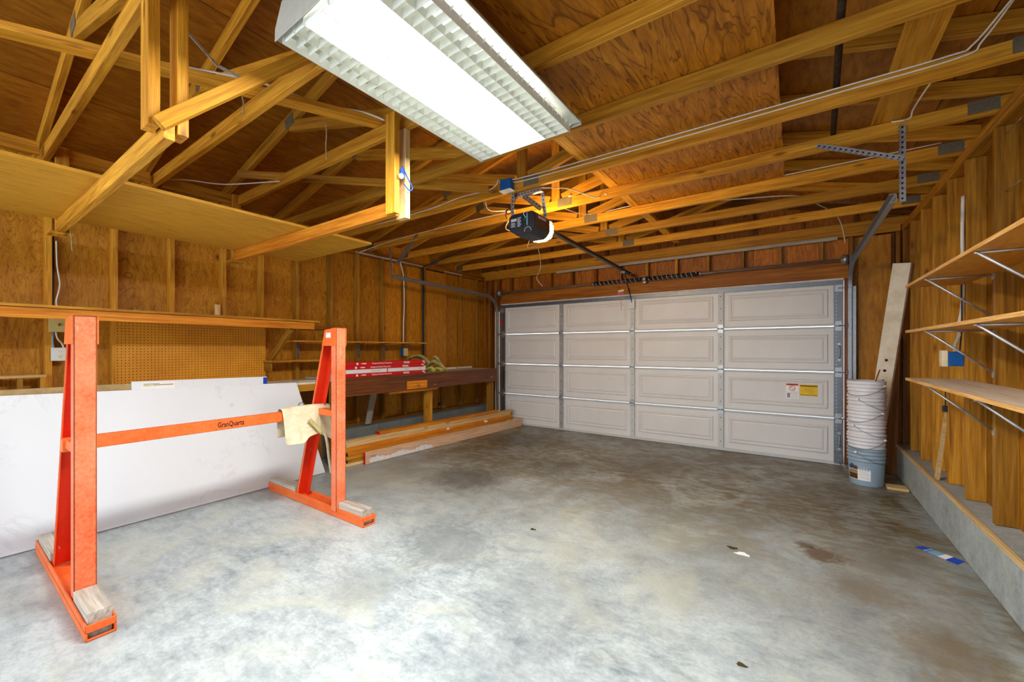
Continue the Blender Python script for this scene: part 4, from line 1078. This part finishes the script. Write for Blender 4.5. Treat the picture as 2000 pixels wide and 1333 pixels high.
# ------------------------------------------------------------------ lumber on the floor
def lum(name, yl, yr, x_at, zc, w, t, mat, label, group=None, endmat=None, up=(0, 0, 1), drift=.055):
    p0 = Vector((x_at + drift*(yl-2.8), yl, zc)); p1 = Vector((x_at + drift*(yr-2.8), yr, zc))
    o = thing(name, p0, label, 'board', group)
    board('board_body', o, p0, p1, w, t, mat, up)
    if endmat:
        d = (p1-p0).normalized()
        board('painted_end', o, p0-d*.002, p0+d*.004, w-.001, t-.001, endmat, up, 0)['label'] = 'red painted end' if endmat is REDEND else 'dark end'
    return o
f1 = lum('timber_plank', 2.89, 5.90, -4.085, .071, .14, .036, W_PINK, 'pinkish plank on edge in front of the lumber pile, red painted end', None, REDEND)
bm = bmesh.new()
for k in range(48):
    y = 3.0 + k*.0197; hh = .030 + .014*math.sin(k*.36) + .006*math.sin(k*1.7)
    bm_rng(bm, (-.0008, .0004), (y, y+.0198), (.012, .030+hh))
ob_ = finish('paper_label', bm, plain('washed_paper', lin(222, 224, 228), .7, .2, 0, .08, 30), None)
ob_.matrix_basis = Matrix.Translation((-4.085+.055*.62+.0190, 3.42, ob_.location.z)) @ Matrix.Rotation(-math.atan(.055), 4, 'Z'); WM[ob_.name] = ob_.matrix_basis.copy()
ob_.parent = f1; ob_.matrix_basis = wm(f1).inverted() @ WM[ob_.name]
G = 'boards in the lumber pile under the workbench'
cols = [(W_TRUSS, 'tan'), (W_PALE, 'pale'), (W_ORANGE, 'golden')]
names1 = ['bottom', 'second', 'third', 'top']
for k in range(4):
    m_, c = [(W_PALE, 'pale'), (W_TRUSS, 'tan'), (W_TRUSS, 'tan'), (W_ORANGE, 'golden')][k]
    lum('lumber_board', 2.70+.02*(k % 2), 5.72-.05*k, -4.19+.004*k, .020+.0385*k, .038, .089, m_, '%s %s board of the front column in the lumber pile' % (names1[k], c), G, DARKEND)
names2 = ['lowest', 'second lowest', 'third', 'middle', 'fifth', 'sixth', 'topmost']
for k in range(7):
    m_, c = [(W_TRUSS, 'tan'), (W_TRUSS, 'tan'), (W_PALE, 'pale'), (W_TRUSS, 'tan'), (W_ORANGE, 'golden'), (W_PALE, 'pale'), (W_PALE, 'pale')][k]
    lum('lumber_board', 2.73+.015*(k % 3), 5.88-.03*(k % 3), -4.284+.003*(k % 2), .020+.0385*k, .038, .089, m_, '%s %s board of the rear column in the lumber pile' % (names2[k], c), G, DARKEND)
lum('lumber_board', 3.21, 5.50, -4.29, .020+.0385*7+.001, .038, .089, W_ORANGE, 'orange board with red end lying on top of the lumber pile', None, REDEND, drift=.06)
for i, (x, y, z) in enumerate([(-4.185, 4.35, .1535), (-4.11, 5.15, .1535)]):
    bm = bmesh.new(); bm_box(bm, (x+.05, y, z+.02+.115), (.04, .05, .03), None)
    bmesh.ops.delete(bm, geom=[], context='VERTS')
    o = finish('paper_tag', bm, WHITEP, bevel=.006)
    o.location = (x+.02, y, .02+.0385*7+.0 - .0 if False else z+.018)
    tag(o, ['crumpled white tag resting on the lumber pile, nearer one', 'small white tag on the lumber pile nearer the garage door'][i], 'paper tag')

# cable plug under the bench
bm = bmesh.new(); bm_tube(bm, [(-4.75, 4.5, .305), (-4.70, 4.55, .36), (-4.68, 4.65, .40), (-4.70, 4.7, .44)], .005, 6); bm_box(bm, (-4.69, 4.72, .45), (.04, .06, .05))
tag(finish('plug_cord', bm, NAVYB), 'dark cord with plug on the footing under the workbench', 'cord')

# ------------------------------------------------------------------ right wall shelves
def rshelf(z, yend, label, top):
    s = thing('plywood_shelf', (.8, 2.2, z), label, 'shelf', 'plywood shelves on the right wall')
    bm = bmesh.new(); bm_rng(bm, (.65, .945), (-.6, yend), (z-.018, z))
    for f in bm.faces:
        f.normal_update()
        f.material_index = 0
        if f.normal.z > .5: f.material_index = 1
        elif abs(f.normal.x) > .5 or abs(f.normal.y) > .5: f.material_index = 2
    o = finish('shelf_board', bm, [P_SHELFR, W_SHELFTOP if top else P_SHELFR, P_EDGE], s)  # lamplight on the visible top is put into its paler wood
    o.data.transform(Matrix.Rotation(-PI/2, 4, 'Z')); o.matrix_basis = o.matrix_basis @ Matrix.Rotation(PI/2, 4, 'Z')
    for y in (.95, 1.83, 2.70, 3.562):
        bm = bmesh.new()
        bm_cyl(bm, (.67, y, z-.024), (.948, y, z-.27), .0065, 10)
        bm_cyl(bm, (.66, y, z-.0245), (.948, y, z-.0245), .0055, 8)
        bm_rng(bm, (.944, .9495), (y-.009, y+.009), (z-.30, z-.26)); bm_rng(bm, (.944, .9495), (y-.012, y+.012), (z-.05, z-.018))
        finish('rod_bracket', bm, ROD, s)
    return s
rshelf(1.792, 4.04, 'highest plywood shelf on rod brackets, right wall', False)
rshelf(1.468, 4.04, 'middle plywood shelf on rod brackets, right wall', False)
rshelf(1.128, 4.04, 'lowest plywood shelf with lamplight painted into its top on rod brackets, right wall', True)
o = board('batten', None, (.69, 3.85, 1.801), (.72, 3.1, 1.801), .016, .03, W_GREY); tag(o, 'thin grey batten lying on the highest right shelf', 'batten')
bm = bmesh.new(); bm_lathe(bm, [(.001, .012), (.012, .010), (.014, .004), (.013, 0), (.001, 0)], 14, (.70, 3.96, 1.4685))
tag(finish('bottle_cap', bm, GALV), 'small silver cap on the middle right shelf\'s far end', 'cap')
ro = thing('wall_outlet', (.93, 4.15, 1.27), 'blue outlet box with ivory face beside the middle right shelf', 'outlet')
bm = bmesh.new(); bm_rng(bm, (.875, .949), (4.07, 4.15), (1.215, 1.315)); finish('box_body', bm, BLUEB, ro, bevel=.004)
bm = bmesh.new(); bm_rng(bm, (.845, .874), (4.072, 4.152), (1.21, 1.325)); finish('cover_plate', bm, CREAM, ro, bevel=.003)
wire([(.94, 4.05, 2.38), (.935, 4.045, 2.1), (.94, 4.05, 1.80), (.935, 4.055, 1.6), (.93, 4.08, 1.52), (.925, 4.06, 1.44), (.91, 4.09, 1.36), (.91, 4.09, 1.316)], .010, CABLE, 'white conduit cable running down the right wall to the blue outlet')
wire([(.95, 4.06, 2.2), (.93, 4.04, 1.8), (.93, 4.03, 1.5), (.935, 4.07, 1.42), (.93, 4.08, 1.316)], .004, NAVYB, 'thin dark cord beside the right wall conduit')
bm = bmesh.new(); bm_rng(bm, (.925, .949), (4.435, 4.475), (.855, .90)); bm_cyl(bm, (.94, 4.455, .9), (.94, 4.455, 1.09), .004, 6)
tag(finish('small_switch', bm, BLACKP, bevel=.002), 'small black square button on a stud under the lowest right shelf', 'button')
bm = bmesh.new(); bm_poly(bm, [(.90, 4.50, .312), (.90, 4.56, .312), (.94, 4.475, .86), (.94, 4.46, .86)], (.02, .005, 0))
tag(finish('wood_wedge', bm, W_PALE), 'thin pale wooden wedge leaning between studs on the footing', 'wedge')
wire([(.80, 3.1, 1.10), (.90, 2.95, 1.06), (.945, 2.75, .98), (.955, 2.5, .90), (.955, 2.3, .90)], .006, CABLE, 'grey cord looping under the lowest right shelf')

# ------------------------------------------------------------------ bucket stack
def bucket(i, z0, matb, label):
    cx, cy = .575, 5.33
    t = thing('bucket', (cx, cy, z0), label, 'bucket', 'stacked buckets')
    H = .37
    R = lambda z: .130 + .016*z/H
    prof = [(.001, .0), (.128, .0), (.1305, .004)]
    for z in (.225,): prof.append((R(z), z))
    for zz in (.235, .27, .305, .34):
        prof += [(R(zz), zz), (R(zz)+.008, zz+.002), (R(zz)+.009, zz+.006), (R(zz)+.002, zz+.009)]
    prof += [(R(.36), .36), (R(.36)+.006, .363), (R(.37)+.005, .37), (R(.37)-.002, .371), (.1275, .05), (.1265, .004), (.001, .003)]
    bm = bmesh.new(); bm_lathe(bm, prof, 40, (cx, cy, z0))
    b = finish('bucket_body', bm, matb, t)
    a0 = [-2.2, -.55, -2.35, -.8, -2.1, -.6][i]
    bm = bmesh.new(); pts = []
    e = Vector((math.cos(a0), math.sin(a0), 0))
    n_ = 13
    for k in range(n_):
        a = a0 - PI*k/(n_-1)*(1 if i % 2 else -1)
        r = .158
        pts.append((cx+r*math.cos(a), cy+r*math.sin(a), z0+.325 - .10*math.sin(PI*k/(n_-1))))
    bm_tube(bm, pts, .0022, 6, smooth=2)
    for q in (0, n_-1): bm_cyl(bm, (cx+(pts[q][0]-cx)*.93, cy+(pts[q][1]-cy)*.93, pts[q][2]), (cx+(pts[q][0]-cx)*1.03, cy+(pts[q][1]-cy)*1.03, pts[q][2]), .011, 10, mi=1)
    finish('bail_handle', bm, [GALVD, WHITE], t)
    return t, cx, cy
labs = ['blue-grey labelled paint bucket at the bottom of the stack by the door track', 'white bucket directly above the labelled bucket in the stack', 'third bucket from the floor in the white stack', 'fourth bucket from the floor in the white stack', 'fifth bucket from the floor in the white stack', 'topmost white bucket holding a stick, in the stack by the door']
for i in range(6):
    t, cx, cy = bucket(i, .001+.13*i, BGREY if i == 0 else PEARL, labs[i])
    if i == 0:
        def arc(name, a0, a1, z0, z1, r, mat, par, k=18):
            bm = bmesh.new(); vs = []
            for j in range(k+1):
                a = a0+(a1-a0)*j/k
                vs.append([bm.verts.new((cx+(r+.004*(z/.2))*math.cos(a), cy+(r+.004*(z/.2))*math.sin(a), z)) for z in (z0, z1)])
            for p, q in zip(vs, vs[1:]):
                f = bm.faces.new((p[0], q[0], q[1], p[1])); f.smooth = True
            return finish(name, bm, mat, par)
        RR = .1335
        A = lambda d: math.radians(d)
        lab = arc('paper_label', A(-166), A(-82), .055, .212, RR, WHITEP, t)
        arc('print', A(-164), A(-124), .06, .207, RR+.0006, BROWNP, lab)
        arc('print', A(-164), A(-124), .112, .135, RR+.001, plain('taupe_print', lin(150, 140, 110), .5), lab)
        arc('print', A(-152), A(-141), .165, .205, RR+.001, BLUET, lab)
        for k in range(10): arc('print', A(-120), A(-86+(k % 3)*-3), .075+k*.0125, .0785+k*.0125, RR+.0006, plain('faint_print', lin(196, 200, 206), .6) if k == 0 else D.materials['faint_print'], lab)
        for ki, chx in enumerate('SuperPaint'):
            a = A(-162 + 4.0*ki)
            d = Vector((math.cos(a), math.sin(a), 0)); tx = Vector((-math.sin(a), math.cos(a), 0))
            text('lettering', lab, chx, .028, mx(Vector((cx, cy, .148)) + d*(RR+.0045), tx, (0, 0, 1), d), CREAM, None, .0002)
# stick in the top bucket, painted board, scraps
o = board('paint_stick', None, (.57, 5.32, .74), (.685, 5.40, 1.13), .032, .008, W_STUDD, (0, 1, 0))
tag(o, 'brown paint stirring stick poking out of the topmost bucket', 'stick')
lb = thing('painted_plank', (.65, 5.83, 0), 'cream painted plank leaning in the corner behind the bucket stack', 'plank')
pM0, pM1 = Vector((.655, 5.80, .02)), Vector((.885, 5.62, 2.20))
board('plank_body', lb, pM0, pM1, .145, .042, CREAMB, (1, -.55, 0), .003)
for d in (.55, .5, .45):
    p = pM0.lerp(pM1, d)
    F = frame(pM1-pM0, (1, -.55, 0)); nrm = -(F.to_3x3() @ Vector((0, 1, 0)))
    if nrm.y > 0: nrm = -nrm
    bm = bmesh.new(); bm_cyl(bm, p+nrm*.0205, p+nrm*.0222, .014, 12); finish('bolt_hole', bm, BLACK, lb)
o = board('dark_board', None, (.83, 5.90, .0), (.87, 6.0, 1.45), .12, .02, W_STUDD, (1, -.3, 0))
tag(o, 'dark wooden board leaning in the corner right of the painted plank', 'board')
o = bx('wood_scrap', None, (.715, .868), (5.22, 5.36), (.001, .022), W_PALE)
tag(o, 'small flat wood scrap on the floor right of the buckets', 'wood scrap')

# ------------------------------------------------------------------ floor bits
fs = thing('packaging_strip', (.77, 3.74, 0), 'blue and white printed packaging strip on the floor by the right footing', 'packaging')
def quad(a, b, name, mat, z):
    P0, P1, P2, P3 = Vector((.657, 3.805, 0)), Vector((.707, 3.849, 0)), Vector((.872, 3.722, 0)), Vector((.821, 3.641, 0))
    L = lambda s: (P0.lerp(P3, s), P1.lerp(P2, s))
    p, q = L(a); r, s = L(b)
    bm = bmesh.new(); bm_poly(bm, [p+Vector((0, 0, z)), r+Vector((0, 0, z)), s+Vector((0, 0, z)), q+Vector((0, 0, z))], (0, 0, .0012)); return finish(name, bm, mat, fs)
quad(0, 1, 'strip_body', BLUET, .0008); quad(.30, .56, 'print', LBLUE, .0021); quad(.56, .74, 'print', WHITEP, .0021); quad(.2, .27, 'print', LBLUE, .0021)
for i, (x, y, s, lab) in enumerate([(-.349, 3.088, .022, 'dark dry leaf on the floor in the middle of the garage'), (-1.593, 2.563, .016, 'small dark leaf scrap on the floor left of centre'), (-.188, 1.966, .014, 'tiny crumpled leaf on the floor nearest the camera'), (-.284, 3.03, .03, 'pale chip of paint on the floor beside the dark leaf')]):
    bm = bmesh.new(); pts = []
    for k in range(9):
        a = 2*PI*k/9; r = s*(1+.3*math.sin(3*a+i))
        pts.append((x+r*1.4*math.cos(a), y+r*.8*math.sin(a), .0015))
    bm_poly(bm, pts, (0, 0, .002))
    o = finish('dry_leaf' if i < 3 else 'paint_chip', bm, LEAFM if i < 3 else WHITEP); tag(o, lab, 'leaf' if i < 3 else 'paint chip')

# ------------------------------------------------------------------ hanging ear plug cord on the double hanger
hk = thing('blue_cord_tag', (-2.0, 1.66, 2.5), 'blue corded plug with white cap hanging on the double hanger', 'corded plug')
bm = bmesh.new(); bm_box(bm, (-1.964, 1.655, 2.40), (.012, .03, .05)); bm_tube(bm, [(-1.965, 1.655, 2.45), (-1.945, 1.69, 2.37), (-1.945, 1.72, 2.33), (-1.95, 1.70, 2.31), (-1.955, 1.66, 2.34)], .004, 6); finish('cord_loop', bm, BLUET, hk)
bm = bmesh.new(); bm_cyl(bm, (-1.962, 1.64, 2.38), (-1.945, 1.635, 2.375), .015, 12); finish('cap', bm, WHITEP, hk)

# dusty cobweb strands
WEBM = plain('cobweb_dust', lin(176, 160, 128), .9, .05, 0, .2, 60)
for i, (p, L, lab) in enumerate([((-2.46, .98, 2.70), .10, 'dusty cobweb strand hanging from the pale sway brace'), ((-2.45, 1.45, 2.78), .24, 'long dusty cobweb strand hanging under the diagonal brace near the light'),
                                 ((-2.85, 1.68, 2.22), .001, ''), ((-4.16, .58, 2.16), .14, 'dusty cobweb strand hanging at the wall end of the front shelf beam')]):
    if not lab: continue
    bm = bmesh.new(); P = Vector(p)
    bm_tube(bm, [P, P+Vector((.006, .004, -L*.3)), P+Vector((-.004, .006, -L*.65)), P+Vector((.002, .008, -L))], .0035, 5)
    tag(finish('cobweb_strand', bm, WEBM), lab, 'cobweb', 'cobweb strands under the roof')

# ------------------------------------------------------------------ light, world, camera
la = D.lights.new('fluorescent_lamp', 'AREA'); la.shape = 'RECTANGLE'; la.size = .31; la.size_y = 1.2; la.energy = 54; la.color = (1, .985, .95)
lo = D.objects.new('fluorescent_lamp', la); place(lo, Matrix.Translation((-1.33, 1.41, 2.522)), fl)
w = D.worlds.new('World'); bpy.context.scene.world = w; w.use_nodes = True
bg = w.node_tree.nodes['Background']; bg.inputs[0].default_value = (.86, .93, 1, 1); bg.inputs[1].default_value = 1.5

cam = D.cameras.new('Camera'); co = D.objects.new('Camera', cam); C.objects.link(co)
cam.sensor_width = 36; cam.lens = 797/2000*36; cam.shift_y = (682-666.5)/2000; cam.clip_start = .02
yaw = math.atan(554/797)
co.location = (0, 0, 1.335); co.rotation_euler = (PI/2, 0, yaw)
sc = bpy.context.scene; sc.camera = co
sc.view_settings.view_transform = 'Standard'; sc.view_settings.look = 'None'; sc.view_settings.gamma = 1
sc.view_settings.use_curve_mapping = False
sc.view_settings.exposure = 1.08
sc.cycles.max_bounces = 10; sc.cycles.diffuse_bounces = 6; sc.cycles.use_denoising = True
sc.cycles.sample_clamp_indirect = 8
